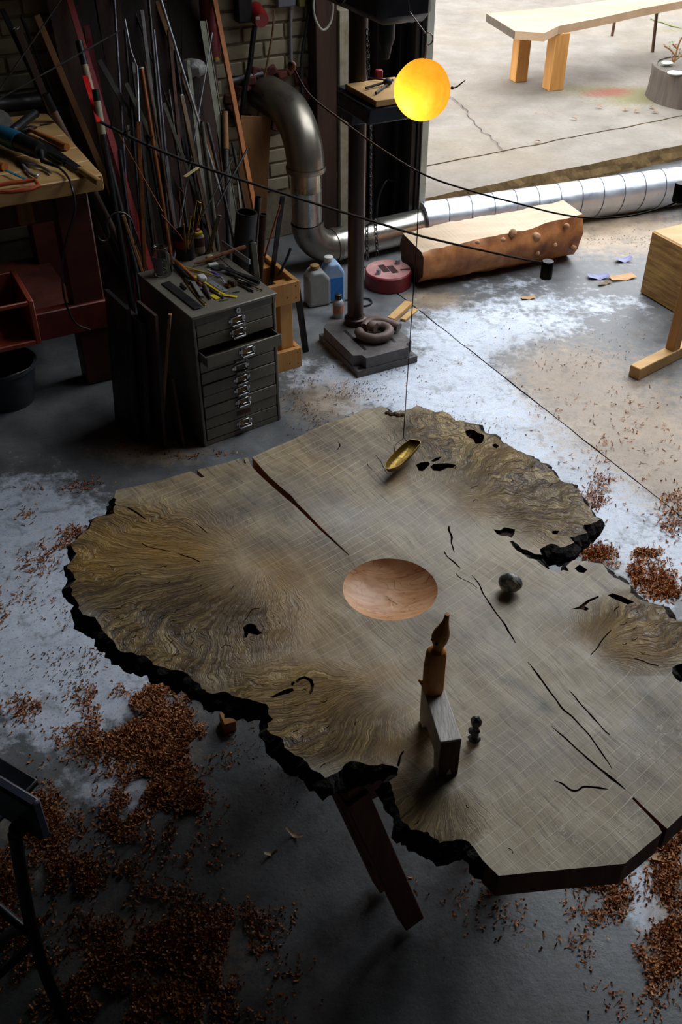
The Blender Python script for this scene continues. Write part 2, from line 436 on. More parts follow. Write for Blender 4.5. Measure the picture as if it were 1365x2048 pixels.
for (nm, v0, v1, st, jg) in (('kerb_strip', kerb_v0, kerb_v1, .05, .018), ('yard_slab', kerb_v1+.015, 14.0, .06, .015)):
    mb, sk = grid_uv(DOOR_U0-1.2 if nm == 'yard_slab' else DOOR_U0-.01, 9.15 if nm == 'kerb_strip' else 13.0, v0, v1, ZK, st, jg, .006)
    o = part(nm, mb, YARD, yard, smooth=True, recalc=False, ang=60)
    part('broken_face', sk, mat('mossy_kerb_face', (150, 118, 78), (96, 70, 44), 14, .9, 0, .8, c3=(128, 102, 62)), yard, smooth=False, recalc=False)
    a = verts_np(o); px, py = proj_np(a)
    set_attr(o, 'moss', blobs(px, py, MOSS)); set_attr(o, 'rust', blobs(px, py, RUST))
mb = MB(); mb.prism([(-30, 14.0), (30, 14.0), (30, 60), (-30, 60)], ZK-.06, ZK-.01, ROOM); part('far_ground', mb, YARD, yard, smooth=False)
mb = MB(); mb.prism([(DOOR_U0-1.2, 4.85), (13, 4.85), (13, 14), (DOOR_U0-1.2, 14)], -.1, .05, ROOM); part('sub_base', mb, dark_joint, yard, smooth=False)
def ribbon(pts, w, z, jag=.01):
    mb = MB(); q = bez(pts, 40)
    for i, p in enumerate(q):
        d = (q[min(i+1, 40)]-q[max(i-1, 0)]).normalized(); n = Vector((-d.y, d.x, 0))
        off = n*jag*noise.noise(p*14); ww = w*(.4+abs(noise.noise(p*9))*1.6)
        for s in (-1, 1):
            w_ = p+off+n*s*ww/2; mb.v.append(Vector((w_.x, w_.y, z)))
    for i in range(40): mb.f.append((2*i, 2*i+1, 2*i+3, 2*i+2))
    return mb
part('crack', ribbon([P(898, 192, ZK), P(930, 220, ZK), P(955, 255, ZK), P(990, 285, ZK), P(1012, 306, ZK)], .007, ZK+.0065, .03), dark_joint, yard, recalc=False)
part('crack', ribbon([P(1300, 38, ZK), P(1330, 48, ZK), P(1370, 58, ZK), P(1420, 66, ZK)], .03, ZK+.0065, .03), mat('moss_green', (110, 120, 60), (80, 92, 40), 30, .9), yard, recalc=False)
# building added out of view across the yard to block low sky
wy = MB(); wy.cbox((5, 19, 4.2), (40, 4, 8.6), b=.02)
for k in range(9): wy.cbox((-12+k*4.2, 16.98, 4.6), (1.6, .12, 2.0), b=.02)
wy.cbox((5, 16.95, 8.4), (40.2, .3, .25), b=.02)
struct('sky_block_wall', wy.xf(ROOM), mat('sky_block_brick', (120, 84, 66), (92, 62, 50), 4, .9, 0, .4))
# ================================================================== THE SLAB TABLE
ZT, ST = .72, .062
def z1(pts): return [(100+x/2.275, 780+y/2.275) for x, y in pts]
def z2(pts): return [(700+x/2.0526, 780+y/2.0526) for x, y in pts]
def z3(pts): return [(100+x/2.275, 1200+y/2.275) for x, y in pts]
def z4(pts): return [(700+x/2.0526, 1200+y/2.0526) for x, y in pts]
# outline of the sawn face, clockwise from the far left corner: (point, bark?)
OUT = []
def seg(pts, bark): OUT.extend((p[0], p[1], bark) for p in pts)
seg(z1([(300, 455), (410, 432), (520, 405), (640, 368), (652, 374), (690, 397), (703, 393), (668, 362), (780, 335), (866, 309), (876, 318), (886, 334), (893, 332), (882, 309), (902, 303)]), 0)
seg(z1([(905, 318), (918, 345), (945, 375), (985, 412), (1030, 452), (1075, 492), (1112, 522), (1160, 568), (1215, 622), (1290, 690), (1360, 752)]), 0)
seg(z1([(1362, 748), (1294, 682), (1222, 612), (1170, 556), (1125, 512), (1100, 480), (1050, 438), (1000, 394), (960, 350), (920, 303)]), 0)
seg(z1([(1010, 262), (1105, 222), (1180, 185), (1250, 152)]) + [(700, 832), (724, 820)], 0)
seg(z2([(130, 66), (150, 76), (160, 90), (185, 88), (205, 82), (222, 84), (236, 76), (280, 64), (310, 72), (350, 90), (378, 86), (402, 94), (430, 124), (462, 126), (498, 136), (530, 142), (540, 164), (575, 180), (602, 190), (650, 220), (672, 236), (702, 250), (755, 276), (800, 300), (828, 326), (850, 354), (880, 376), (905, 380), (932, 402), (952, 430), (962, 458), (990, 490), (1002, 516), (1025, 530)]), 1)
seg(z2([(1000, 545), (962, 552), (958, 566), (975, 584), (950, 592), (905, 603), (922, 624), (890, 640), (865, 645), (845, 632), (825, 628), (805, 640), (783, 650), (790, 674), (765, 672), (740, 660), (715, 652), (690, 630), (668, 616), (655, 620), (668, 638), (690, 660), (740, 690), (775, 705), (800, 722), (830, 738), (852, 746), (878, 738), (900, 742), (888, 722), (905, 706), (935, 696), (952, 704), (990, 702), (1040, 712), (1056, 735), (1085, 768), (1110, 778), (1150, 800), (1152, 830), (1180, 850), (1232, 870), (1262, 880), (1290, 890), (1300, 912), (1312, 932), (1365, 946)]), 1)
seg([(1392, 1262), (1400, 1290), (1384, 1316), (1362, 1328), (1346, 1334), (1345, 1344), (1352, 1354), (1366, 1366), (1392, 1384), (1420, 1424), (1438, 1490), (1432, 1560)], 1)
seg([(1400, 1601), (1365, 1629)] + z4([(1306, 936)]), 0)
seg(z4([(1292, 925), (1240, 876), (1200, 838), (1168, 806), (1160, 812), (1196, 850), (1240, 895), (1268, 925), (1284, 952)]), 0)
seg(z4([(1130, 1080), (880, 1104), (612, 1131)]), 0)
seg(z4([(560, 1080), (522, 1030), (490, 990), (462, 982), (440, 980), (405, 986), (370, 997), (345, 974), (322, 950), (286, 944), (250, 942), (240, 918), (212, 902), (205, 868), (188, 832), (180, 790), (162, 742), (178, 732), (196, 720), (200, 690), (176, 680), (150, 673), (118, 678), (80, 676), (42, 664), (0, 662)]), 1)
seg(z3([(1330, 770), (1300, 788), (1250, 806), (1232, 785), (1190, 768), (1172, 738), (1152, 716), (1118, 706), (1086, 682), (1062, 650), (1040, 618), (1004, 604), (985, 588), (992, 560), (1016, 540), (996, 520), (998, 488), (985, 470), (950, 462), (920, 455), (876, 446), (830, 432), (812, 420), (790, 414), (766, 420), (740, 426), (712, 418), (690, 402), (680, 378), (655, 366), (640, 348), (622, 330), (600, 320), (570, 316), (540, 310), (505, 300), (470, 292), (455, 270), (440, 256), (410, 250), (380, 240), (350, 238), (320, 230), (300, 205), (286, 182), (250, 150), (226, 110)]), 1)
seg(z1([(205, 1030), (180, 1030), (150, 1022), (136, 1000), (122, 960), (100, 930), (104, 908), (90, 890), (120, 862), (106, 832), (76, 802), (100, 770), (122, 742), (100, 712), (104, 690), (140, 655), (180, 622), (190, 600), (216, 570), (260, 572), (300, 560), (290, 545), (300, 520), (292, 490)]), 1)
def catmull(pts, step):
    """subdivide the traced loop evenly, adding a ragged edge where there is bark"""
    out = []; n = len(pts)
    for i in range(n):
        a, b = pts[i], pts[(i+1) % n]
        A, B = P(a[0], a[1], ZT), P(b[0], b[1], ZT); L = (B-A).length; k = max(1, int(L/step))
        nr = Vector((-(B-A).y, (B-A).x, 0)); nr = nr.normalized() if L > 1e-6 else nr
        bark = a[2] and b[2]
        for j in range(k):
            t = j/k; q = A.lerp(B, t)
            if bark and L > .004:
                amp = .0055 if j else .002
                q = q + nr*(amp*noise.noise(q*70) + .35*amp*noise.noise(q*190))
            out.append((q.x, q.y, 1 if a[2] else 0))
    return out
LOOP = catmull(OUT, .007)
# hollows, bark pockets and cracks in the face: (points, depth)
HOLES = []
def hole(pts, depth): HOLES.append(([P(x, y, ZT) for x, y in pts], depth))
hole(z2([(474, 166), (492, 160), (512, 162), (526, 173), (540, 177), (554, 184), (550, 196), (548, 208), (540, 216), (516, 218), (508, 200), (494, 194), (480, 184)]), .028)
hole(z2([(584, 222), (600, 217), (614, 227), (604, 236), (592, 232)]), .03)
hole(z2([(272, 304), (292, 294), (322, 291), (330, 300), (318, 314), (300, 330), (284, 328)]), .062)
hole(z2([(330, 312), (345, 300), (400, 297), (438, 304), (426, 316), (402, 316), (372, 330), (345, 328)]), .062)
hole(z2([(334, 288), (352, 276), (378, 270), (366, 284), (344, 292)]), .03)
hole(z2([(590, 570), (618, 574), (636, 562), (680, 570), (676, 590), (664, 606), (648, 596), (620, 596), (604, 588)]), .008)
hole(z2([(830, 580), (842, 575), (860, 577), (852, 590), (834, 591)]), .03)
hole(z2([(924, 730), (945, 714), (962, 726), (977, 736), (962, 750), (940, 746)]), .06)
hole(z2([(1060, 840), (1080, 832), (1112, 842), (1140, 855), (1170, 869), (1142, 878), (1112, 866), (1080, 852)]), .062)
hole(z2([(905, 898), (940, 888), (980, 858), (1024, 842), (1022, 850), (988, 866), (966, 884), (984, 896), (972, 904), (944, 896)]), .006)
hole(z1([(878, 1078), (895, 1064), (915, 1058), (938, 1068), (944, 1084), (966, 1104), (944, 1112), (924, 1108), (904, 1104), (896, 1122), (878, 1126), (884, 1100)]), .035)
hole(z3([(1005, 440), (1040, 420), (1072, 404), (1104, 398), (1112, 410), (1086, 424), (1050, 432), (1020, 442)]), .02)
hole(z3([(1118, 368), (1132, 352), (1160, 343), (1192, 356), (1203, 384), (1196, 414), (1184, 432), (1180, 420), (1188, 392), (1180, 368), (1158, 354), (1138, 362), (1128, 376)]), .006)
hole(z3([(1098, 374), (1112, 368), (1116, 376), (1106, 388), (1096, 384)]), .02)
hole(z1([(355, 530), (400, 556), (440, 588), (432, 586), (392, 560), (352, 536)]), .01)
def crack(pts, w0, w1, depth):
    q = [P(x, y, ZT) for x, y in pts]; q = bez(q, max(10, len(pts)*4)); L = []; Rr = []
    for i, p in enumerate(q):
        d = (q[min(i+1, len(q)-1)]-q[max(i-1, 0)]).normalized(); n = Vector((-d.y, d.x, 0)); t = i/(len(q)-1)
        w = (w0+(w1-w0)*t)*min(1, 7*t, 7*(1-t))*(.65+.7*abs(noise.noise(p*40)))+.0003
        p = p + n*.004*noise.noise(p*25)
        L.append(p+n*w/2); Rr.append(p-n*w/2)
    HOLES.append((L[1:-1]+Rr[::-1][1:-1]+[], depth))
crack(z2([(410, 552), (408, 575), (416, 600), (414, 625), (420, 645), (430, 672)]), .006, .004, .02)
crack(z2([(386, 655), (402, 685), (430, 710), (462, 735)]), .0035, .004, .02)
crack(z2([(494, 750), (520, 785), (545, 828), (590, 900), (640, 970), (692, 1052)]), .003, .005, .03)
crack(z2([(438, 745), (455, 768), (490, 790), (530, 820)]), .0025, .002, .012)
crack(z2([(632, 990), (660, 1020), (690, 1050)]) + z4([(700, 215)]), .003, .003, .015)
crack(z4([(716, 240), (770, 300), (830, 380), (875, 440), (920, 480), (1000, 570), (1060, 655), (1085, 700)]), .005, .003, .03)
crack(z4([(820, 502), (862, 545), (900, 580), (1000, 668), (1060, 715), (1100, 748), (1140, 783)]), .0028, .0065, .03)
crack(z4([(895, 360), (930, 405), (962, 440), (1020, 500), (1050, 535), (1076, 556)]), .004, .0035, .02)
crack(z4([(832, 738), (870, 752), (905, 776), (935, 778), (962, 764), (1020, 768), (1075, 776)]), .004, .005, .016)
crack(z4([(224, 612), (212, 640), (204, 665), (196, 684)]), .003, .006, .03)
crack(z4([(1160, 236), (1200, 246), (1240, 262), (1276, 268)]), .003, .004, .012)
crack(z4([(985, 230), (1010, 200), (1050, 150), (1085, 115)]), .003, .003, .01)
crack(z1([(660, 600), (690, 625), (720, 652)]), .0025, .002, .01)
crack(z1([(575, 738), (620, 755), (660, 770), (690, 785)]), .004, .004, .012)
crack(z1([(410, 688), (450, 712), (500, 724), (560, 735)]), .003, .003, .01)
crack(z1([(880, 1060), (900, 1030), (918, 995), (965, 990)]), .002, .003, .01)
crack(z1([(1308, 232), (1318, 250), (1306, 275)]), .003, .003, .012)
crack(z2([(100, 255), (130, 295), (160, 350)]), .002, .0016, .01)
crack(z2([(68, 290), (75, 310), (95, 325)]), .002, .0016, .01)
crack(z3([(840, 215), (800, 200), (770, 220)]), .002, .002, .008)
random.seed(21)
for (cx, cy, fx, fy, n) in ((330, 1215, 520, 1110, 26), (1030, 950, 860, 1010, 22), (650, 1450, 800, 1375, 14), (870, 1620, 890, 1560, 8), (1290, 1260, 1150, 1310, 14)):
    for _ in range(n):                              # short checks along the burr figure
        x = cx + random.gauss(0, 75); y = cy + random.gauss(0, 48); dx, dy = x-fx, y-fy; L = math.hypot(dx, dy)
        if L < 30: continue
        l = random.uniform(8, 20); bend = random.uniform(-5, 5)
        crack([(x, y), (x+dx/L*l*.5-dy/L*bend, y+dy/L*l*.5+dx/L*bend), (x+dx/L*l, y+dy/L*l)], .0022, .0014, .006)
# the carved hollow
BC = P(781, 1176, ZT); brx = (P(876, 1176, ZT)-P(686, 1176, ZT)).length/2; bry = (P(781, 1114, ZT)-P(781, 1237, ZT)).length/2
NB = 60
bowl_loop = [Vector((BC.x + brx*math.cos(2*math.pi*k/NB)*(1+.006*noise.noise(Vector((k*.9, 0, 0)))), BC.y + bry*math.sin(2*math.pi*k/NB)*(1+.006*noise.noise(Vector((k*.9, 5, 0)))), ZT)) for k in range(NB)]

def build_slab():
    # drop checks which touch others or leave the slab
    def inside(x, y, loop):
        c = False; n = len(loop); j = n-1
        for i in range(n):
            xi, yi = loop[i][0], loop[i][1]; xj, yj = loop[j][0], loop[j][1]
            if (yi > y) != (yj > y) and x < (xj-xi)*(y-yi)/(yj-yi+1e-12)+xi: c = not c
            j = i
        return c
    la = np.array([(a, b) for a, b, _ in LOOP]); kept = []; acc = [np.array([(q.x, q.y) for q in bowl_loop])]
    for pts, d in HOLES:
        pa = np.array([(q.x, q.y) for q in pts])
        if not all(inside(x, y, LOOP) for x, y in pa): continue
        if np.min(np.hypot(pa[:, None, 0]-la[None, :, 0], pa[:, None, 1]-la[None, :, 1])) < .0022: continue
        ok = True
        for h in acc:
            if np.min(np.hypot(pa[:, None, 0]-h[None, :, 0], pa[:, None, 1]-h[None, :, 1])) < .0014 or inside(pa[0, 0], pa[0, 1], h): ok = False; break
        if inside(BC.x, BC.y, pa) or not ok: continue
        acc.append(pa); kept.append((pa, d))
    verts = [Vector((a, b)) for a, b, _ in LOOP]; n0 = len(verts)
    edges = [(i, (i+1) % n0) for i in range(n0)]
    for h in [acc[0]] + [k[0] for k in kept]:
        s = len(verts); verts += [Vector((x, y)) for x, y in h]; m = len(h); edges += [(s+i, s+(i+1) % m) for i in range(m)]
    nb = len(verts)
    loops = np.array([v[:] for v in verts])
    xs = np.arange(la[:, 0].min(), la[:, 0].max(), .009); ys = np.arange(la[:, 1].min(), la[:, 1].max(), .009)
    gx, gy = np.meshgrid(xs, ys); g = np.stack([gx.ravel(), gy.ravel()], 1); g += rng.uniform(-.001, .001, g.shape)
    # points well inside, away from the loops
    cell = {}
    for (x, y) in loops: cell.setdefault((int(x//.01), int(y//.01)), []).append((x, y))
    def near(x, y):
        cx, cy = int(x//.01), int(y//.01)
        for a in (-1, 0, 1):
            for b in (-1, 0, 1):
                for (p, q) in cell.get((cx+a, cy+b), ()):
                    if (p-x)**2+(q-y)**2 < 1.6e-5: return True
        return False
    # scanline inside test
    ins = np.zeros(len(g), bool)
    lx, ly = la[:, 0], la[:, 1]; mx, my = np.roll(lx, -1), np.roll(ly, -1)
    for i in range(len(lx)):
        cond = ((ly[i] > g[:, 1]) != (my[i] > g[:, 1]))
        if cond.any():
            xi = (mx[i]-lx[i])*(g[:, 1]-ly[i])/(my[i]-ly[i]+1e-12)+lx[i]
            ins ^= cond & (g[:, 0] < xi)
    verts += [Vector((x, y)) for (x, y), f in zip(g, ins) if f and not near(x, y)]
    res = geometry.delaunay_2d_cdt(verts, edges, [], 1, 1e-7)
    vo, fo = res[0], res[2]
    va = np.array([v[:] for v in vo]); fa = np.array([list(f) for f in fo]); ce = va[fa].mean(1); bad = np.zeros(len(ce), bool)
    for h in [acc[0]] + [k[0] for k in kept]:
        lo, hi = h.min(0), h.max(0)
        for i in np.nonzero((ce[:, 0] > lo[0]) & (ce[:, 0] < hi[0]) & (ce[:, 1] > lo[1]) & (ce[:, 1] < hi[1]))[0]:
            if inside(ce[i, 0], ce[i, 1], h): bad[i] = True
    fo = fa[~bad].tolist()
    return vo, fo, kept
vo, fo, kept = build_slab()
slab = thing('slab_table_top', 'huge grey-brown burr oak slab with cracks, bark edge and a carved hollow', 'table top', P(690, 1250, ZT-ST))
def slab_z(x, y): return ZT + .0015*noise.noise(Vector((x*3, y*3, 0))) - .0015

def slab_mat():
    m, nt, b = newmat('weathered_burr_oak'); N = NT(nt)
    pos = N.n('ShaderNodeNewGeometry').outputs['Position']
    g0, g1 = P(588, 1006, ZT), P(671, 1083, ZT); ga = math.atan2(g1.y-g0.y, g1.x-g0.x)
    rot = N.mapv(pos, (1, 1, 1), (0, 0, -ga))            # x runs along the main crack
    wob = N.noise(pos, 2.5, 3)
    def shift(vec, amt):
        c = N.n('ShaderNodeCombineXYZ'); N.set(c.inputs[1], N.math('MULTIPLY', N.math('SUBTRACT', wob, .5), amt))
        a = N.n('ShaderNodeVectorMath', operation='ADD'); N.l.new(vec, a.inputs[0]); N.l.new(c.outputs[0], a.inputs[1]); return a.outputs[0]
    rw = shift(rot, .10)
    fib = N.noise(N.mapv(rw, (9, 150, 1)), 1.0, 6, .7, .5)
    fib2 = N.noise(N.mapv(rw, (2.5, 16, 1)), 1.0, 6, .65, .5)
    mot = N.noise(pos, 9, 6, .7)
    plain = N.ramp(N.math('ADD', N.math('MULTIPLY', fib2, .6), N.math('MULTIPLY', mot, .4)), [(.32, srgb(112, 94, 70)), (.5, srgb(164, 146, 114)), (.68, srgb(200, 186, 158))])
    plain = N.mix(N.ramp(fib, [(.36, G(.6)), (.48, G(0))]), plain, srgb(74, 64, 52))
    # saw marks: fine irregular lines across the fibres
    cross = N.mapv(pos, (1, 1, 1), (0, 0, -ga+R(6)))
    sx = N.n('ShaderNodeSeparateXYZ'); N.l.new(cross, sx.inputs[0])
    bow = N.math('MULTIPLY', N.math('MULTIPLY', sx.outputs[1], sx.outputs[1]), .10)
    ph = N.math('ADD', N.math('ADD', sx.outputs[0], bow), N.math('MULTIPLY', N.math('SUBTRACT', N.noise(pos, 5, 2), .5), .012))
    def lines(freq, along, lo, hi, seed):
        cv = N.n('ShaderNodeCombineXYZ'); N.set(cv.inputs[0], N.math('MULTIPLY', ph, freq)); N.set(cv.inputs[1], N.math('MULTIPLY', sx.outputs[1], along)); cv.inputs[2].default_value = seed
        return N.ramp(N.noise(cv.outputs[0], 1.0, 3, .6), [(lo, G(0)), (hi, G(1))])
    breakup = N.ramp(N.noise(N.mapv(cross, (12, 5, 1)), 1.0, 4, .7), [(.36, G(.1)), (.62, G(1))])
    pj = N.math('ADD', N.math('MULTIPLY', ph, 47.0), N.math('MULTIPLY', N.math('SUBTRACT', N.noise(N.mapv(cross, (9, 1.2, 1)), 1.0, 3, .6), .5), 2.2))
    tri = N.math('ABSOLUTE', N.math('SUBTRACT', N.math('FRACT', pj), .5))
    l1 = N.math('MULTIPLY', N.ramp(tri, [(.015, G(1)), (.06, G(0))]), breakup); l2 = N.math('MULTIPLY', lines(260, 5, .58, .70, 5), N.ramp(N.noise(pos, 9, 4), [(.4, G(0)), (.6, G(.7))]))
    dk = N.math('MULTIPLY', lines(90, 2.2, .62, .74, 9), N.ramp(N.noise(pos, 6, 4), [(.4, G(0)), (.65, G(.6))]))
    burl = N.attr('burl')
    notburl = N.math('SUBTRACT', 1.0, burl, True)
    saw = N.math('MULTIPLY', N.math('ADD', N.math('MULTIPLY', l1, .75), N.math('MULTIPLY', l2, .5)), notburl)
    plain = N.mix(dk, plain, srgb(72, 62, 52))
    plain = N.mix(N.math('MULTIPLY', saw, .85), plain, srgb(222, 218, 210))
    # burr figure: fibres fanning out from several hearts
    col = plain; hgt = N.math('ADD', N.math('MULTIPLY', fib, .16), N.math('MULTIPLY', saw, .06))
    for i, (fx, fy) in enumerate(BURL_F):
        c = P(fx, fy, ZT)
        d = N.n('ShaderNodeVectorMath', operation='SUBTRACT'); N.l.new(pos, d.inputs[0]); d.inputs[1].default_value = (c.x, c.y, ZT)
        dx = N.n('ShaderNodeSeparateXYZ'); N.l.new(d.outputs[0], dx.inputs[0])
        rr = N.n('ShaderNodeVectorMath', operation='LENGTH'); N.l.new(d.outputs[0], rr.inputs[0])
        th = N.math('ARCTAN2', dx.outputs[1], dx.outputs[0])
        th = N.math('ADD', th, N.math('MULTIPLY', N.math('SUBTRACT', N.noise(pos, 7, 4, .55), .5), .42 if i != 2 else .8))
        th = N.math('ADD', th, N.math('MULTIPLY', N.math('SUBTRACT', N.noise(pos, 2.3, 2, .5), .5), 1.3))
        def streak(fr, ft, seed, det, dist):
            cv = N.n('ShaderNodeCombineXYZ'); N.set(cv.inputs[0], N.math('MULTIPLY', rr.outputs['Value'], fr)); N.set(cv.inputs[1], N.math('MULTIPLY', th, ft)); cv.inputs[2].default_value = seed
            return N.noise(cv.outputs[0], 1.0, det, .68, dist)
        f1 = streak(6.0, 9.0, i*7.3, 6, .2); f2 = streak(7.0, 46.0, i*3.1, 5, .15); f3 = streak(20.0, 34.0, i*5.7, 4, .2)
        bc = N.ramp(N.math('ADD', N.math('MULTIPLY', f1, .65), N.math('MULTIPLY', f2, .35)), [(.35, srgb(66, 50, 32)), (.46, srgb(118, 93, 52)), (.56, srgb(172, 144, 86)), (.66, srgb(214, 192, 140))])
        bc = N.mix(N.ramp(f2, [(.38, G(.8)), (.50, G(0))]), bc, srgb(48, 37, 25))
        bc = N.mix(N.ramp(f3, [(.34, G(.9)), (.43, G(0))]), bc, srgb(40, 31, 22))
        bc = N.mix(N.ramp(f3, [(.62, G(0)), (.72, G(.55))]), bc, srgb(204, 184, 138))
        mk = N.attr('burl%d' % i)
        col = N.mix(mk, col, bc)
        hgt = N.math('ADD', hgt, N.math('MULTIPLY', N.math('MULTIPLY', N.math('ADD', N.math('ADD', f1, N.math('MULTIPLY', f2, .9)), f3), mk), 1.5))
    n1 = N.noise(pos, 16, 5, .65)
    def stain(name, c, k, blend='MIX'):
        f = N.math('MULTIPLY', N.attr(name), N.ramp(n1, [(.3, G(.35)), (.65, G(1))])); return N.mix(N.math('MULTIPLY', f, k), col, c, blend)
    col = stain('gold', srgb(188, 136, 36), .68)
    col = stain('brown', srgb(80, 54, 34), .7)
    col = stain('blue', srgb(54, 58, 66), .85)
    col = stain('pale', srgb(214, 214, 214), .62)  # sheen mixed in as colour, not a stain
    var = N.ramp(N.noise(pos, 4.2, 6, .65), [(.3, (.52, .52, .56, 1)), (.5, (.95, .94, .92, 1)), (.7, (1.12, 1.08, 1.0, 1))]); col = N.mix(1.0, col, var, 'MULTIPLY')
    fl = N.noise(N.mapv(pos, (1, 1, 1)), 24, 2, .5, 2.4)          # ray fleck near the sawn end
    flk = N.math('MULTIPLY', N.ramp(N.math('ABSOLUTE', N.math('SUBTRACT', fl, .5)), [(.006, G(1)), (.03, G(0))]), N.attr('fleck'))
    flk = N.math('MULTIPLY', flk, N.ramp(N.noise(pos, 14, 2), [(.45, G(0)), (.6, G(1))]))
    col = N.mix(N.math('MULTIPLY', flk, .6), col, srgb(214, 206, 188))
    N.l.new(col, b.inputs['Base Color'])
    N.l.new(N.ramp(n1, [(.3, G(.36)), (.7, G(.56))]), b.inputs['Roughness'])
    N.l.new(N.bump(hgt, .8, .006), b.inputs['Normal'])
    return m
BURL_F = [(520, 1112), (805, 1372), (865, 1005), (1150, 1310), (900, 1550)]
BURL_M = [[(300, 1180, 190, 150, 1.3), (420, 1230, 180, 130, .9), (250, 1080, 110, 60, .7)], [(650, 1440, 170, 90, 1.3), (560, 1380, 110, 60, .8)], [(1020, 930, 190, 100, 1.3), (900, 850, 120, 40, .9), (1130, 1030, 80, 60, .9)], [(1290, 1260, 130, 70, 1.4)], [(850, 1620, 110, 80, 1.2)]]
GOLD = [(300, 1080, 130, 50, .9), (380, 1110, 60, 24, .8), (560, 1150, 90, 50, .7), (560, 1250, 120, 70, .75), (660, 1390, 130, 60, .6), (200, 1130, 60, 40, .5), (1230, 1270, 90, 40, .8), (1110, 1090, 60, 20, .6), (1020, 900, 60, 30, .4), (800, 1500, 60, 30, .6), (940, 1010, 60, 30, .4), (860, 1650, 80, 30, .35), (1300, 1310, 60, 20, .6), (790, 960, 26, 20, .5), (760, 1340, 90, 30, .4), (620, 930, 50, 30, .25)]
BROWN = [(330, 1230, 150, 80, .55), (440, 1060, 90, 40, .4), (930, 1540, 60, 40, .35), (560, 1310, 80, 50, .4), (640, 870, 60, 20, .3), (500, 1230, 70, 40, .4), (1160, 1580, 60, 16, .4), (960, 1280, 30, 20, .3), (925, 1412, 18, 10, .6), (930, 960, 120, 40, .25)]
BLUE = [(470, 1020, 90, 26, .8, -14), (600, 960, 50, 24, .45), (690, 905, 70, 20, .4), (1055, 1385, 40, 12, .9, 38), (1090, 1412, 16, 16, .8), (1015, 1360, 14, 8, .8), (1060, 1000, 70, 40, .35), (960, 1330, 30, 14, .4), (540, 1090, 60, 20, .4), (830, 930, 80, 24, .35), (420, 1270, 140, 70, .25)]
PALE_SHEEN = [(660, 1030, 110, 60, .5), (780, 1040, 130, 40, .6), (900, 1090, 60, 40, .5), (930, 1200, 70, 60, .5), (1010, 1290, 60, 60, .4), (1130, 1200, 80, 30, .3), (1050, 1500, 140, 60, .25), (640, 1540, 60, 20, .5), (870, 1660, 60, 24, .4), (170, 1240, 40, 40, .5)]  # pale sheen over the slab painted in, plus pale edge wood
FLECK = [(1180, 1650, 130, 60, 1.0), (1320, 1500, 80, 110, 1.0), (1060, 1640, 60, 40, .7)]
tm = MB(); tm.v = [Vector((v.x, v.y, slab_z(v.x, v.y))) for v in vo]; tm.f = [tuple(f) for f in fo]
top = part('sawn_face', tm, slab_mat(), slab, smooth=True, recalc=False)
if top.data.polygons[len(top.data.polygons)//2].normal.z < 0: top.data.flip_normals()
a = verts_np(top); px, py = proj_np(a)
tot = np.zeros(len(px))
for i, l in enumerate(BURL_M):
    mk = blobs(px, py, l); mk = np.clip((mk-.25)*1.8, 0, 1)*np.clip((np.hypot(px-BURL_F[i][0], (py-BURL_F[i][1])*1.4)-30)/120, 0, 1); tot += mk; set_attr(top, 'burl%d' % i, mk)
set_attr(top, 'burl', np.clip(tot, 0, 1))
for nme, l in (('gold', GOLD), ('brown', BROWN), ('blue', BLUE), ('pale', PALE_SHEEN), ('fleck', FLECK)): set_attr(top, nme, blobs(px, py, l))
# side walls
bark_m = mat('black_bark', (44, 32, 24), (20, 15, 12), 40, .95, 0, 1.0, c3=(30, 22, 17))
edge_m = mat('sawn_oak_edge', (160, 100, 60), (106, 64, 38), 16, .7, 0, .4, (1, 1, .25))
pocket_m = mat('bark_pocket', (92, 54, 34), (40, 24, 16), 60, .95, 0, 1.0)
bk, ed = MB(), MB()
n = len(LOOP); fr = (0, .12, .28, .45, .62, .8, 1.0)
nrm = []
for i in range(n):
    a_, b_ = Vector(LOOP[i-1][:2]), Vector(LOOP[(i+1) % n][:2]); d = b_-a_; nrm.append(Vector((-d.y, d.x)).normalized() if d.length > 1e-9 else Vector((0, 0)))
area = sum(LOOP[i][0]*LOOP[(i+1) % n][1]-LOOP[(i+1) % n][0]*LOOP[i][1] for i in range(n))
sgn = -1 if area > 0 else 1
ringv = []
for i in range(n):
    col_ = []
    for k, t in enumerate(fr):
        x, y, bflag = LOOP[i]; q = Vector((x, y)); nn = nrm[i]*sgn
        nb_ = LOOP[i][2] and LOOP[i-1][2] and LOOP[(i+1) % n][2]
        if nb_ and k:
            s = Vector((x, y, t*ST)); off = .016*math.sin(math.pi*min(1, t*1.1)) + .020*noise.noise(s*34) + .010*noise.noise(s*100)
            q = q + nn*max(-.012, off)
        col_.append(Vector((q.x, q.y, slab_z(x, y) - t*ST + (.006*noise.noise(Vector((x*40, y*40, t*3))) if nb_ and 0 < k < 6 else 0))))
    ringv.append(col_)
for i in range(n):
    j = (i+1) % n; tgt = bk if (LOOP[i][2] and LOOP[j][2]) else ed
    for k in range(len(fr)-1):
        tgt.add([ringv[i][k], ringv[j][k], ringv[j][k+1], ringv[i][k+1]], [(0, 1, 2, 3)])
def weld(mb, d=1e-5):
    bm = bmesh.new(); vs_ = [bm.verts.new(q) for q in mb.v]
    for f in mb.f:
        try: bm.faces.new([vs_[i] for i in f])
        except ValueError: pass
    bmesh.ops.remove_doubles(bm, verts=bm.verts, dist=d); bm.verts.index_update()
    out = MB(); out.v = [q.co.copy() for q in bm.verts]; out.f = [tuple(v.index for v in f.verts) for f in bm.faces]; bm.free(); return out
part('bark_edge', weld(bk), bark_m, slab, 'rough black bark along the slab edge', smooth=False)
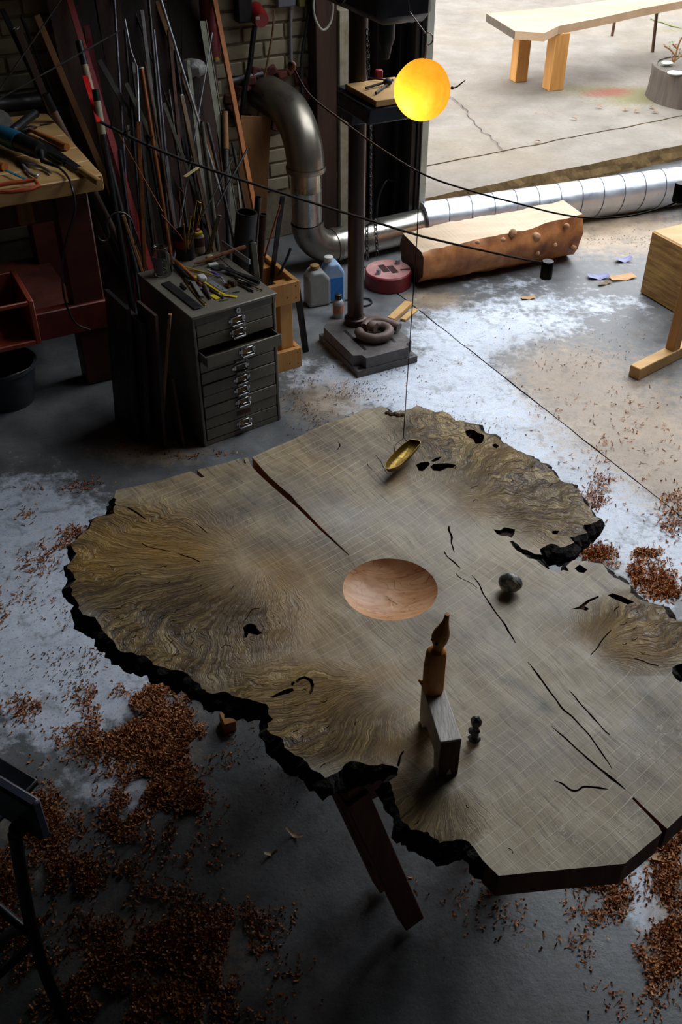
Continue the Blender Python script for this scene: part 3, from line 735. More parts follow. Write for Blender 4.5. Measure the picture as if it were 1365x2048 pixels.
def islands(mb, faces):
    par = {}
    def find(x):
        while par.setdefault(x, x) != x: par[x] = par[par[x]]; x = par[x]
        return x
    for f in faces:
        for i in f[1:]: par[find(i)] = find(f[0])
    out = {}
    for f in faces: out.setdefault(find(f[0]), []).append(f)
    return list(out.values())
def trim(mb):
    used = sorted({i for f in mb.f for i in f}); mp = {k: i for i, k in enumerate(used)}; o = MB(); o.v = [mb.v[i] for i in used]; o.f = [tuple(mp[i] for i in f) for f in mb.f]; return o
we = weld(ed)
for nm_, lab_, test in (('sawn_edge', 'straight dark brown sawn edge facing the viewer', lambda y: y < 1.3), ('sawn_edge', 'far sawn edge with two splits', lambda y: y >= 1.3)):
    for isl in islands(we, [f for f in we.f if test(sum(we.v[i].y for i in f)/len(f))]):
        e2 = MB(); e2.v = we.v; e2.f = isl; part(nm_, trim(e2), edge_m, slab, lab_, smooth=False)
# underside
und = geometry.delaunay_2d_cdt([Vector((c[-1].x, c[-1].y)) for c in ringv], [(i, (i+1) % n) for i in range(n)], [], 1, 1e-7)
um = MB(); um.v = [Vector((q.x, q.y, ZT-ST-.0015)) for q in und[0]]; um.f = [tuple(f) for f in und[2]]
part('underside', um, edge_m, slab, smooth=False)
# pockets and cracks: walls and a rough floor
pk = MB()
for (pa, d) in kept:
    m_ = len(pa); c = pa.mean(0); top_ = [Vector((x, y, slab_z(x, y))) for x, y in pa]
    bot = []
    for q in top_:
        k = .8 if d > .015 else .9
        bot.append(Vector((c[0]+(q.x-c[0])*k + .003*noise.noise(q*60), c[1]+(q.y-c[1])*k, q.z-min(d, ST-.004)*(1+.25*noise.noise(q*80)))))
    pk.add(top_+bot, [(i, (i+1) % m_, m_+(i+1) % m_, m_+i) for i in range(m_)] + [tuple(range(m_, 2*m_))])
part('bark_pockets', pk, pocket_m, slab, 'rough brown bark pockets and cracks', smooth=False, kind='stuff', recalc=False)
# carved hollow with tool facets
hm_, nt_, hb_ = newmat('fresh_cut_oak'); N_ = NT(nt_)
tc_ = N_.n('ShaderNodeNewGeometry').outputs['Position']
gr_ = N_.noise(N_.mapv(tc_, (3, 12, 3), (0, 0, .8)), 3.0, 5, .6, 1.5)
c_ = N_.ramp(gr_, [(.3, srgb(196, 134, 88)), (.5, srgb(222, 164, 116)), (.7, srgb(236, 190, 146))])
ln_ = N_.noise(N_.mapv(tc_, (2, 7, 2), (0, 0, .9)), 4.0, 2, .4, 2.0)
c_ = N_.mix(N_.ramp(N_.math('ABSOLUTE', N_.math('SUBTRACT', ln_, .5)), [(.004, G(.5)), (.02, G(0))]), c_, srgb(140, 80, 46))
nt_.links.new(c_, hb_.inputs['Base Color']); hb_.inputs['Roughness'].default_value = .42
bw = MB(); rings = 14
for j in range(rings+1):
    t = 1 - j/rings
    for k in range(NB):
        q = bowl_loop[k]; x = BC.x+(q.x-BC.x)*t; y = BC.y+(q.y-BC.y)*t
        dz = .034*(1-t**2.4)
        fac = .0022*abs(noise.cell(Vector((x*26+y*8, y*34-x*6, 1)))) if t < .97 else 0
        bw.v.append(Vector((x, y, slab_z(q.x, q.y)*1.0 - dz - fac)))
for j in range(rings):
    for k in range(NB): bw.f.append((j*NB+k, j*NB+(k+1) % NB, (j+1)*NB+(k+1) % NB, (j+1)*NB+k))
part('carved_hollow', weld(bw), hm_, slab, 'round hollow carved into fresh pinkish wood', smooth=True, ang=14)

# bark flap at the far edge
bf = MB()
for k in range(5):
    c_0 = P(776+k*7, 828+k*1.0+2*(k % 2), ZT-.004); bf.cbox(c_0, (.016, .014, .014), Matrix.Rotation(k*.7, 3, 'Z') @ Matrix.Rotation(.4*k, 3, 'X'), .003)
part('bark_flap', bf, pocket_m, slab, 'torn brown bark flap at the far edge', kind='stuff')
# ================================================================== COMMON MATERIALS
steel = mat('mild_steel', (96, 92, 90), (60, 57, 56), 14, .45, .85, .15, (1, 1, .3))
dsteel = mat('dark_steel', (52, 50, 52), (30, 28, 30), 14, .5, .6, .2, (1, 1, .3))
galv = mat('galvanised_steel', (168, 172, 178), (136, 140, 146), 18, .38, .55, .05)
chrome = mat('chrome', (205, 205, 205), (170, 170, 172), 30, .18, 1.0, 0, rr=.05)
black = mat('black_plastic', (26, 26, 28), (16, 16, 18), 20, .42, 0, .1)
cast = mat('cast_iron', (104, 98, 96), (76, 70, 70), 20, .6, .35, .35)
rust = mat('rusty_brown_steel', (96, 62, 42), (58, 38, 28), 18, .75, .25, .4)
copper = mat('brown_copper', (140, 84, 46), (96, 56, 32), 16, .45, .7, .1)
pine = mat('pine_z', (206, 150, 82), (178, 120, 58), 14, .6, 0, .25, (1.6, 1.6, .14))
pine_x = mat('pine_flat', (214, 172, 112), (190, 146, 88), 8, .6, 0, .25, (.3, 2, 2), rot=(0, 0, .5))
tanw = mat('tan_timber', (150, 104, 58), (110, 74, 42), 14, .65, 0, .3, (1.6, 1.6, .14))
orangew = mat('orange_timber', (188, 112, 48), (150, 84, 34), 14, .6, 0, .25, (1.6, 1.6, .14))
darkw = mat('dark_stained_wood', (74, 48, 36), (46, 30, 24), 12, .65, 0, .35, (1.4, 1.4, .2))
oxblood = mat('oxblood_paint', (98, 42, 30), (70, 30, 22), 8, .6, 0, .2)
redp = mat('red_paint', (150, 18, 22), (116, 12, 16), 10, .45, 0, .1)
maroon = mat('maroon_paint', (110, 16, 30), (80, 10, 22), 10, .4, 0, .1)
white_p = mat('white_plastic', (206, 206, 200), (186, 186, 180), 10, .5, 0, .05)
beige_p = mat('beige_plastic_tube', (196, 176, 146), (170, 150, 120), 10, .45)
yellow_p = mat('yellow_plastic', (214, 190, 40), (190, 164, 30), 14, .45)
purple_p = mat('purple_plastic', (96, 60, 190), (80, 48, 160), 14, .4)
brass = mat('brass', (196, 158, 62), (160, 124, 44), 18, .28, .95, .1)
grey_paint = mat('grey_green_enamel', (128, 120, 106), (102, 96, 84), 7, .5, .2, .15)
Z3 = lambda a: Matrix.Rotation(a, 3, 'Z')

# ================================================================== DRAWER CABINET
CW, CD, CH = .352, .44, .565
cfl = P(410, 895); ang = R(34.5)
CM = Matrix.Translation(cfl) @ Matrix.Rotation(ang, 4, 'Z')     # x along the front, y to the back
def CL(x, y, z): return CM @ Vector((x, y, z))
cab = thing('drawer_cabinet', 'grey metal ten-drawer cabinet with chrome label pulls, cluttered top', 'cabinet', cfl)
mb = MB(); t = .012
mb.cbox((t/2, CD/2, CH/2), (t, CD, CH), b=.003); mb.cbox((CW-t/2, CD/2, CH/2), (t, CD, CH), b=.003)
mb.cbox((CW/2, CD-t/2, CH/2), (CW, t, CH), b=.003); mb.cbox((CW/2, CD/2, .012), (CW-.004, CD-.004, .024), b=.003)
mb.cbox((CW/2, .008, CH-.026), (CW-2*t, .012, .03), b=.002)
for i in range(1, 10): mb.cbox((CW/2, CD/2, .024+.0502*i), (CW-2*t, CD-.03, .002), b=.0005)
part('body', mb.xf(CM), grey_paint, cab)
mb = MB(); mb.cbox((CW/2, CD/2-.003, CH-.004), (CW+.008, CD+.012, .012), b=.003)
part('top_panel', mb.xf(CM), grey_paint, cab)
mb = MB(); mb.cbox((CW*.535, -.003, CH-.022), (.02, .01, .024), b=.004)
lk = part('lock', mb.xf(CM), chrome, cab, 'chrome lock plate')
mb = MB(); mb.cbox((CW*.535, -.0085, CH-.022), (.003, .002, .009), b=.001); part('keyhole', mb.xf(CM), black, lk)
card = mat('label_card', (150, 120, 72), (120, 92, 52), 20, .8)
def drawer(i):
    z0 = .026 + .0502*(9-i); h = .0472; out = .062 if i == 2 else (.004 if i in (5, 7) else 0)
    x0, x1 = t+.004, CW-t-.004; xc = (x0+x1)/2; w = x1-x0; yf = .004-out
    mb = MB(); mb.cbox((xc, yf, z0+h/2), (w, .006, h), b=.002)
    for s in (x0+.003, x1-.003): mb.cbox((s, yf+.2, z0+h*.45), (.004, .4, h*.8), b=.001)
    mb.cbox((xc, yf+.4, z0+h*.45), (w-.01, .004, h*.8), b=.001); mb.cbox((xc, yf+.2, z0+.006), (w-.008, .4, .003), b=.001)
    d = part('drawer', mb.xf(CM), grey_paint, cab)
    hx = CW*.52
    if i == 8:
        mb = MB(); mb.cbox((hx, yf-.0035, z0+h*.5), (.062, .001, .02), b=.0004); part('rust_mark', mb.xf(CM), rust, d); return
    hz_ = z0 + h*.52; fw, fh = .056, .03
    mb = MB()
    for s in (-1, 1):
        mb.cbox((hx+s*(fw/2-.004), yf-.005, hz_), (.008, .005, fh), b=.0015)
    mb.cbox((hx, yf-.005, hz_+fh/2-.002), (fw, .005, .005), b=.0015); mb.cbox((hx, yf-.005, hz_-fh/2+.004), (fw, .005, .006), b=.0015)
    mb.tube([(hx-fw/2, yf-.006, hz_-fh/2+.004), (hx-fw/2+.003, yf-.017, hz_-fh/2-.001), (hx+fw/2-.003, yf-.017, hz_-fh/2-.001), (hx+fw/2, yf-.006, hz_-fh/2+.004)], .0028, 8)
    mb.cbox((hx, yf-.012, hz_-fh/2+.002), (fw-.006, .010, .002), b=.0006)
    for s in (-1, 1): mb.cbox((hx+s*(fw/2+.003), yf-.0045, hz_+.002), (.010, .0025, .012), b=.001)
    pl_ = part('label_pull', mb.xf(CM), chrome, d, 'chrome label holder with pull lip')
    if i not in (4,):
        mb = MB(); mb.cbox((hx, yf-.0036, hz_+.002), (fw-.014, .0012, fh-.01), b=.0003); part('label_card', mb.xf(CM), card, pl_)
for i in range(10): drawer(i)

# --- things on the cabinet top (heights above CT)
CT = CH + .002
def T(px, py, dz=0): return P(px, py, CT+dz)
def rod(name, m, label, cat, p0, p1, r, r2=None, n=8, group=None):
    mb = MB(); mb.tube([p0, p1], [r, r2 if r2 is not None else r], n); return single(name, mb, m, label, cat, group)
def flat(name, m, label, cat, p0, p1, w, h, group=None, b=.0015):
    mb = MB(); mb.beam(p0, p1, w, h, b=b); return single(name, mb, m, label, cat, group)
# glass jar
glass, gnt, gb = newmat('clear_glass'); gb.inputs['Base Color'].default_value = (.86, .9, .88, 1); gb.inputs['Roughness'].default_value = .04; gb.inputs['Transmission Weight'].default_value = 1.0; gb.inputs['IOR'].default_value = 1.45
jc = T(327, 548); jar = thing('glass_jar', 'clear glass jar of small metal screws on the cabinet top corner', 'jar', jc)
jr, jh = .034, .112
prof = [(jr*.92, 0), (jr, .006), (jr, jh*.72), (jr*.94, jh*.78), (jr*.82, jh*.83), (jr*.82, jh*.93), (jr*.88, jh*.94), (jr*.88, jh*.97), (jr*.82, jh), (jr*.74, jh), (jr*.74, jh*.84), (jr*.9, jh*.76), (jr*.93, jh*.7), (jr*.93, .01), (jr*.85, .005)]
mb = MB(); mb.lathe(prof, jc, 28); part('glass_body', mb, glass, jar)
mb = MB()
for k in range(9):
    a0 = R(200+k*9); a1 = R(209+k*9); mb.add([jc+Vector((math.cos(a)*(jr+.0006), math.sin(a)*(jr+.0006), z)) for a in (a0, a1) for z in (.02, .078)], [(0, 2, 3, 1)])
part('paper_label', mb, mat('lilac_paper', (170, 165, 190), (150, 148, 168), 30, .8), jar, 'pale lilac paper label')
mb = MB()
for k in range(70):
    a = random.uniform(0, 6.28); r_ = random.uniform(0, jr*.75); z_ = .009+random.uniform(0, .052)
    c = jc+Vector((r_*math.cos(a), r_*math.sin(a), z_)); d = Vector((random.uniform(-1, 1), random.uniform(-1, 1), random.uniform(-.5, .5))).normalized()*.006
    mb.tube([c-d, c+d], .0014, 5)
part('small_screws', mb, mat('dull_screws', (120, 108, 84), (80, 72, 56), 40, .5, .6), jar, 'heap of small dull screws', kind='stuff')
# paint tin full of wires
tc0 = T(372, 515); tin = thing('paint_tin', 'black tin with a red label holding brass rods and wires', 'tin', tc0)
mb = MB(); tr, th_ = .039, .108
mb.lathe([(tr, 0), (tr, th_), (tr+.002, th_), (tr+.002, th_+.003), (tr-.002, th_+.003), (tr-.002, .01)], tc0, 28); part('tin_body', mb, mat('black_tin', (34, 32, 32), (22, 20, 22), 20, .4, .3), tin)
mb = MB()
for k in range(8):
    a0 = R(215+k*9); a1 = R(224+k*9); mb.add([tc0+Vector((math.cos(a)*(tr+.0006), math.sin(a)*(tr+.0006), z)) for a in (a0, a1) for z in (.05, .082)], [(0, 2, 3, 1)])
part('red_label', mb, redp, tin, 'red paper label')
wires = [((372, 480), (358, 384), .0022, copper, 'hooked copper rod standing in the black tin'), ((382, 478), (392, 407), .0016, brass, 'looped brass wire standing in the black tin'),
         ((366, 480), (323, 430), .0028, mat('red_stick', (150, 60, 40), (120, 44, 30), 20, .5), 'red-brown stick leaning out of the black tin'), ((376, 480), (382, 432), .0035, brass, 'short thick brass rod in the black tin'),
         ((384, 480), (404, 430), .0024, copper, 'curved copper rod leaning right from the black tin'), ((370, 482), (368, 448), .004, tanw, 'stubby tan dowel in the black tin')]
tb = tc0 + Vector((0, 0, .012))
for i, (a, b, r_, m_, lab) in enumerate(wires):
    A = P(a[0], a[1], CT+th_); B = PY(b[0], b[1], A.y+random.uniform(-.02, .03)); base_p = tb + (A-tb).normalized()*0 + Vector((random.uniform(-.018, .018), random.uniform(-.018, .018), 0))
    mb = MB()
    if i in (0, 1):
        mb.tube(bez([base_p, A, B, B+Vector((.012, 0, .004)), B+Vector((.02, 0, -.012))] + ([A+Vector((.02, .0, .03))] if i == 1 else []), 26), r_, 7)
    else: mb.tube(bez([base_p, A, B], 14), r_, 8)
    single('metal_rod', mb, m_, lab, 'rod', 'rods in the black tin')
# glue bottle behind the tin
gc = T(398, 505); glue = thing('glue_bottle', 'small glue bottle with red nozzle cap behind the cabinet clutter', 'bottle', gc)
mb = MB(); mb.lathe([(.024, 0), (.026, .004), (.026, .07), (.02, .078), (.02, .082)], gc, 18, sx=1, sy=.7); part('bottle_body', mb, mat('cream_bottle', (170, 160, 130), (140, 130, 104), 18, .5), glue)
mb = MB(); mb.lathe([(.0265, .03), (.0265, .066)], gc, 18, sx=1, sy=.7, cap=False); part('label_wrap', mb, mat('dark_red_label', (90, 20, 24), (50, 20, 24), 50, .5), glue)
mb = MB(); mb.lathe([(.022, .078), (.022, .088), (.012, .09)], gc, 18, sx=1, sy=.8); part('yellow_collar', mb, yellow_p, glue)
mb = MB(); mb.lathe([(.012, .088), (.012, .098), (.006, .102), (.003, .116)], gc, 14); part('cap', mb, redp, glue, 'red nozzle cap')
# long stick (bark-like) lying across the back
mb = MB(); q = bez([T(388, 528, .012), T(415, 520, .016), T(440, 510, .02), T(470, 500, .024), T(491, 493, .026)], 16); mb.tube(q, [.004+.004*min(1, i/5)+.002*noise.noise(p*60) for i, p in enumerate(q)], 8)
single('bark_stick', mb, mat('bark_stick', (140, 86, 48), (84, 50, 30), 30, .8, 0, .7), 'knobbly brown stick lying across the back of the cabinet', 'stick')
# brush / tool with orange handle
tl = thing('wooden_handled_tool', 'long tool with a pale ferrule and amber wooden handle pointing to the jar', 'tool', T(372, 545))
A, B = T(343, 515, .014), T(404, 570, .006)
mb = MB(); mb.tube([A.lerp(B, .14), A.lerp(B, .3), A.lerp(B, .8), A.lerp(B, 1)], [.008, .0085, .006, .0035], 12); part('handle', mb, orangew, tl)
mb = MB(); mb.tube([A, A.lerp(B, .15)], [.006, .007], 12); part('ferrule', mb, white_p, tl)
# eraser-like block, hinges, rules and so on
mb = MB(); mb.cbox(T(404, 556, .015), (.03, .038, .02), Z3(R(25)), .007); single('white_eraser', mb, white_p, 'white rounded eraser block among the tools on the cabinet', 'eraser')
hg = thing('hinge_plate', 'silver perforated plate with two square holes on the cabinet top', 'plate', T(437, 575))
mb = MB(); A, B = T(420, 562, .008), T(450, 582, .008); mb.beam(A, B, .024, .002, b=.0006); part('plate', mb, galv, hg)
for tt in (.55, .85):
    c = A.lerp(B, tt); mb = MB(); mb.cbox(c+Vector((0, 0, .0012)), (.006, .006, .0012), Z3(R(-30)), .0004); part('square_hole', mb, black, hg)
flat('yellow_rule', yellow_p, 'yellow plastic rule under the perforated plate', 'ruler', T(389, 552, .003), T(449, 590, .004), .012, .006)
rod('pencil', yellow_p, 'thin yellow pencil behind the white eraser', 'pencil', T(367, 533, .006), T(425, 549, .008), .0028, n=6)
rod('brass_rod', brass, 'second thin gold rod lying beside the pencil', 'rod', T(372, 539, .004), T(412, 546, .006), .002)
mk = thing('purple_marker', 'purple and white pen lying near the eraser', 'pen', T(429, 545))
A, B = T(416, 540, .008), T(441, 552, .008); mb = MB(); mb.tube([A.lerp(B, .3), B], .0042, 10); part('barrel', mb, purple_p, mk); mb = MB(); mb.tube([A, A.lerp(B, .3)], .0038, 10); part('cap', mb, white_p, mk)
rod('socket_extension', chrome, 'chrome cylinder tool lying toward the cabinet right edge', 'tool', T(464, 556, .008), T(492, 567, .008), .0058, n=12)
sd = thing('screwdriver', 'screwdriver with white handle and gold shaft at the right', 'screwdriver', T(508, 573))
A, B, C_ = T(492, 566, .007), T(503, 571, .006), T(525, 581, .004)
mb = MB(); mb.tube([A, B], .005, 10); part('handle', mb, dsteel, sd); mb = MB(); mb.tube([B, C_], .0024, 8); part('shaft', mb, brass, sd)
mb = MB(); mb.tube([A+(A-B)*1.3, A], [.0045, .0055], 10); part('sleeve', mb, white_p, sd)
rod('black_spanner', dsteel, 'black bar tool lying along the right of the cabinet top', 'bar', T(455, 537, .01), T(518, 566, .01), .007)
flat('dark_flat_bar', dsteel, 'long dark flat bar on the right edge of the cabinet top', 'bar', T(440, 534, .016), T(520, 561, .016), .018, .004)
rod('drill_bit', chrome, 'small twist bit with shiny shank near the front right', 'bit', T(474, 567, .004), T(508, 583, .004), .0034)
rod('second_drill_bit', steel, 'dull second twist bit beside the shiny one', 'bit', T(482, 566, .004), T(500, 582, .004), .003)
mb = MB(); mb.tube(bez([T(424, 556, .01), T(434, 551, .016), T(444, 556, .012), T(450, 568, .006), T(456, 571, .006)], 20), .0032, 8); single('bent_pipe', mb, galv, 'short bent grey pipe with brass end on the cabinet top', 'pipe')
rod('brass_nut_end', brass, 'brass fitting beside the bent grey pipe', 'fitting', T(452, 569, .007), T(460, 573, .007), .006, n=6)
rod('dark_socket', mat('brown_leather', (92, 70, 54), (64, 48, 38), 30, .7), 'dark brown short cylinder in the middle of the clutter', 'cylinder', T(458, 563, .01), T(472, 568, .01), .010, n=12)
flat('sharpening_stone', mat('grey_stone', (128, 126, 120), (100, 98, 92), 30, .85), 'grey whetstone lying among the tools at front left', 'whetstone', T(386, 565, .006), T(404, 594, .006), .016, .012)
rod('tapered_punch', mat('brown_punch', (70, 56, 50), (44, 36, 34), 26, .5, .3), 'dark tapered punch with pale band at the front', 'punch', T(408, 572, .009), T(421, 597, .007), .010, .004, 12)
flat('steel_pin_bar', steel, 'narrow steel bar beside the yellow rule', 'bar', T(420, 578, .004), T(447, 596, .004), .008, .006)
flat('yellow_wedge', yellow_p, 'yellow plastic scrap at the front of the clutter', 'scrap', T(434, 588, .003), T(474, 594, .003), .014, .003)
flat('yellow_scrap', yellow_p, 'yellow plastic chip lying left of the steel bar', 'scrap', T(424, 590, .002), T(437, 598, .002), .02, .003)
rod('black_file_tool', black, 'black handle lying behind the whetstone', 'handle', T(352, 532, .012), T(378, 557, .01), .011, .007, 12)
rod('chrome_sleeve', chrome, 'chrome tip poking out of the black handle', 'sleeve', T(372, 556, .008), T(380, 566, .007), .0055, n=12)
rod('steel_plug', steel, 'small steel plug near the left rail', 'plug', T(363, 568, .006), T(371, 577, .006), .006, n=12)
mb = MB(); mb.tube(bez([T(366, 556, .004), T(385, 583, .003), T(407, 608, .003), T(411, 609, .004), T(411, 606, .004), T(400, 597, .004)], 30), .0017, 7); single('brass_hook', mb, brass, 'thin gold wire hook at the front left of the cabinet', 'hook')
flat('black_steel_strip', dsteel, 'flat dark strip lying along the left edge of the cabinet top', 'strip', T(331, 565, .003), T(398, 617, .003), .036, .005)
mb = MB(); mb.sphere(T(420, 516, .014), (.018, .014, .014)); single('cream_stone', mb, mat('cream_lump', (220, 204, 150), (160, 140, 90), 30, .7, 0, .4), 'cream coloured lump by the brown stick', 'lump')
mb = MB(); mb.cbox(T(426, 529, .008), (.038, .022, .008), Z3(.5), .003); single('white_chip', mb, white_p, 'flat white chip under the brown stick', 'chip')
mb = MB(); mb.lathe([(.026, 0), (.027, .002), (.026, .004)], T(437, 535, .002), 24); single('steel_disc', mb, steel, 'thin dull metal disc behind the purple pen', 'disc')
mb = MB(); mb.tube(bez([T(440, 516, .01), T(460, 534, .01), T(475, 545, .01)], 10), .002, 6); single('black_wire', mb, black, 'thin black wire lying across the metal disc', 'wire')
flat('steel_offcut', galv, 'pale steel flat poking out behind the cabinet', 'offcut', T(445, 486, .02), T(500, 524, .02), .006, .022)
rod('small_screw', dsteel, 'tiny dark screw at the front edge of the clutter', 'screw', T(465, 585, .003), T(479, 583, .003), .0018, n=6)
rod('small_nail', dsteel, 'tiny dark nail in front of the yellow scrap', 'nail', T(439, 602, .003), T(457, 599, .003), .0016, n=6)

# ================================================================== BOARDS LEANING ON THE CABINET'S LEFT SIDE
def board(pxs, zt, tk, m, label, lean):
    """pxs: floor line (left, right) in the photo; a sheet rising to height zt, leaning by an offset in the room"""
    a, b = P(*pxs[0]), P(*pxs[1]); up = Vector((lean[0], lean[1], zt)); d = (b-a).normalized(); n = d.cross(up.normalized()).normalized()*tk
    mb = MB(); mb.add([a, b, b+up, a+up, a+n, b+n, b+up+n, a+up+n], [(0, 1, 2, 3), (7, 6, 5, 4), (0, 4, 5, 1), (1, 5, 6, 2), (2, 6, 7, 3), (3, 7, 4, 0)])
    return single('leaning_board', mb, m, label, 'board', 'boards beside the cabinet', smooth=False)
board([(300, 862), (334, 896)], .55, .012, darkw, 'dark brown board with a pale edge leaning nearest the cabinet', (.02, .05))
board([(268, 850), (302, 888)], .50, .018, mat('plum_board', (56, 36, 40), (36, 24, 28), 10, .6), 'plum-dark sheet leaning second from the cabinet', (.03, .06))
board([(238, 838), (280, 884)], .54, .016, dsteel, 'near-black sheet leaning farthest from the cabinet', (.02, .08))
board([(356, 880), (372, 896)], .30, .010, mat('red_brown_board', (84, 52, 36), (56, 34, 26), 14, .65), 'short brown board standing against the cabinet side', (-.02, .03))
flat('timber_lath', tanw, 'narrow tan lath standing beside the leaning boards', 'lath', P(322, 886, .001), PY(340, 628, P(322, 886).y+.0), .014, .012)
# ================================================================== WORKBENCH (left)
ZB = .90
bn = P(205, 349, ZB)                                   # near right corner of the top
bd = R(27)
BM = Matrix.Translation(Vector((bn.x, bn.y, 0))) @ Matrix.Rotation(bd, 4, 'Z')   # x right along the near edge, y to the back; bench lies at x<0, y>0
BL_ = (P(80, 225, ZB)-P(205, 349, ZB)).length
BW = 1.5
bench = thing('workbench', 'heavy workbench with pale plank top and oxblood painted legs', 'workbench', Vector((bn.x, bn.y, 0)))
bench_top = mat('worn_bench_top', (200, 160, 104), (168, 128, 78), 7, .6, 0, .3, (.25, 2, 2), rot=(0, 0, .47))
np_ = 5; pw = BL_/np_
for i in range(np_):
    mb = MB(); mb.cbox((-BW/2, pw*(i+.5), ZB-.03), (BW, pw-.002, .06), b=.004); part('top_plank', mb.xf(BM), bench_top, bench)
for (x, y) in ((-.12, .10), (-BW+.12, .10), (-.12, BL_-.1), (-BW+.12, BL_-.1)):
    mb = MB(); mb.cbox((x, y, (ZB-.06)/2), (.13, .10, ZB-.06), b=.006); part('leg', mb.xf(BM), oxblood, bench)
mb = MB(); mb.cbox((-.30, .10, ZB-.11), (.06, .10, .10), b=.004); part('cleat', mb.xf(BM), tanw, bench)
mb = MB(); mb.cbox((-BW/2, .1, ZB-.12), (BW-.3, .04, .11), b=.004); part('front_rail', mb.xf(BM), oxblood, bench)
mb = MB(); mb.cbox((-BW/2, .06, .32), (BW-.1, .05, .12), b=.004); part('lower_rail', mb.xf(BM), mat('red_rail_paint', (124, 44, 28), (92, 32, 22), 8, .55), bench, 'red painted lower rail')
mb = MB(); mb.cbox((-BW/2, BL_/2, .27), (BW-.26, BL_-.1, .03), b=.004); part('shelf', mb.xf(BM), oxblood, bench)
def Bp(px, py, dz=0): return P(px, py, ZB+dz)
# red open box on the bench shelf
rb = thing('shelf_box', 'dark orange-red open wooden box on the shelf under the bench', 'box', P(30, 690, .39))
q0 = Vector((P(85, 690, .38).x, P(85, 690, .38).y, .385)); RBM = Matrix.Translation(q0) @ Matrix.Rotation(bd, 4, 'Z')
orr = mat('orange_red_paint', (150, 58, 26), (116, 44, 22), 8, .55)
for (nm, c, s) in (('side_panel', (-.01, .15, .09), (.02, .3, .18)), ('side_panel', (-.45, .15, .09), (.02, .3, .18)), ('back_panel', (-.23, .29, .09), (.42, .02, .18)), ('base_panel', (-.23, .15, .01), (.42, .3, .02)), ('rim', (-.23, .005, .172), (.42, .012, .016))):
    mb = MB(); mb.cbox(c, s, b=.003); part(nm, mb.xf(RBM), orr, rb)
# grey bucket on the floor
bc0 = P(20, 800); bk_ = thing('grey_bucket', 'dark grey plastic bucket on the floor under the bench', 'bucket', bc0)
mb = MB(); mb.lathe([(.10, 0), (.135, .17), (.142, .17), (.142, .18), (.13, .18), (.097, .012)], bc0, 28); part('bucket_body', mb, mat('slate_plastic', (64, 72, 78), (48, 54, 60), 10, .5), bk_)
mb = MB(); mb.tube(bez([bc0+Vector((-.14, 0, .17)), bc0+Vector((-.1, -.1, .19)), bc0+Vector((0, -.145, .185)), bc0+Vector((.1, -.1, .19)), bc0+Vector((.14, 0, .17))], 20), .003, 6); part('handle', mb, steel, bk_)
# tools on the bench
gr = thing('angle_grinder', 'blue and black angle grinder lying on the workbench', 'angle grinder', Bp(40, 300))
blue = mat('teal_blue_plastic', (40, 104, 130), (28, 84, 110), 12, .38)
A, B = Bp(0, 268, .05), Bp(82, 303, .05)
mb = MB(); mb.tube([A, A.lerp(B, .25), A.lerp(B, .5)], [.036, .04, .038], 18); part('motor_housing', mb, blue, gr)
mb = MB(); mb.tube([A.lerp(B, .5), A.lerp(B, .9), B], [.036, .034, .028], 18); part('rear_handle', mb, black, gr)
mb = MB(); mb.tube([A+(A-B)*.25, A], [.03, .036], 16); part('gear_head', mb, dsteel, gr)
mb = MB(); A2, B2 = Bp(25, 262, .075), Bp(70, 226, .085); mb.tube(bez([A2, A2.lerp(B2, .2), A2.lerp(B2, .9), B2], 12), [.012]+[.018]*10+[.02, .016], 14); sh = part('side_handle', mb, black, gr)
mb = MB(); mb.lathe([(.006, .0), (.05, .0), (.05, .003), (.006, .003)], (0, 0, 0), 28); Mx = Matrix.Translation(Bp(-2, 244, .06)) @ Matrix.Rotation(R(60), 4, 'X') @ Matrix.Rotation(R(25), 4, 'Y'); part('grinding_disc', mb.xf(Mx), mat('grey_abrasive', (120, 118, 114), (96, 94, 90), 60, .9), gr)
mb = MB(); C1 = Bp(85, 322, .03); mb.tube([B, C1, Bp(117, 334, .018)], [.012, .009, .006], 10); part('cable_sleeve', mb, black, gr)
cb0 = [Bp(117, 334, .016), Bp(133, 350, .012), Bp(143, 372, .02)] ; e0 = cb0[-1]
cbl = cb0 + [PY(150, 420, e0.y-.03), PY(133, 480, e0.y-.03), PY(124, 540, e0.y-.02), PY(130, 600, e0.y), PY(150, 645, e0.y+.05), PY(180, 660, e0.y+.12)]
mb = MB(); mb.tube(bez(cbl, 50), .0045, 8); part('power_cable', mb, black, gr)
hm2 = thing('hammer', 'small hammer with an amber wooden handle behind the grinder', 'hammer', Bp(95, 275))
A, B = Bp(57, 258, .016), Bp(134, 294, .016); mb = MB(); mb.tube([A, A.lerp(B, .2), A.lerp(B, .6), B], [.008, .009, .013, .014], 12); part('handle', mb, orangew, hm2)
mb = MB(); d = (B-A).normalized(); sd_ = Vector((-d.y, d.x, 0)); mb.tube([A-sd_*.035, A-sd_*.012, A+sd_*.012, A+sd_*.04], [.014, .012, .012, .004], 12); part('head', mb, dsteel, hm2)
def filetool(name, label, a, b, c, w, hm, hr, cat='file'):
    tl = thing(name, label, cat, Bp((a[0]+c[0])/2, (a[1]+c[1])/2))
    A, B, C = Bp(*a, .01), Bp(*b, .012), Bp(*c, .014)
    mb = MB(); mb.beam(A, B, w, .006, b=.0015); part('blade', mb, dsteel, tl)
    mb = MB(); mb.tube([B, B.lerp(C, .15), B.lerp(C, .7), C], [hr*.6, hr*.85, hr, hr*.9], 12); part('handle', mb, hm, tl); return tl
filetool('wood_chisel', 'broad dark chisel with pale wooden handle overhanging the bench edge', (72, 278), (158, 338), (200, 366), .034, mat('pale_handle', (196, 158, 100), (160, 120, 70), 14, .5), .015, 'chisel')
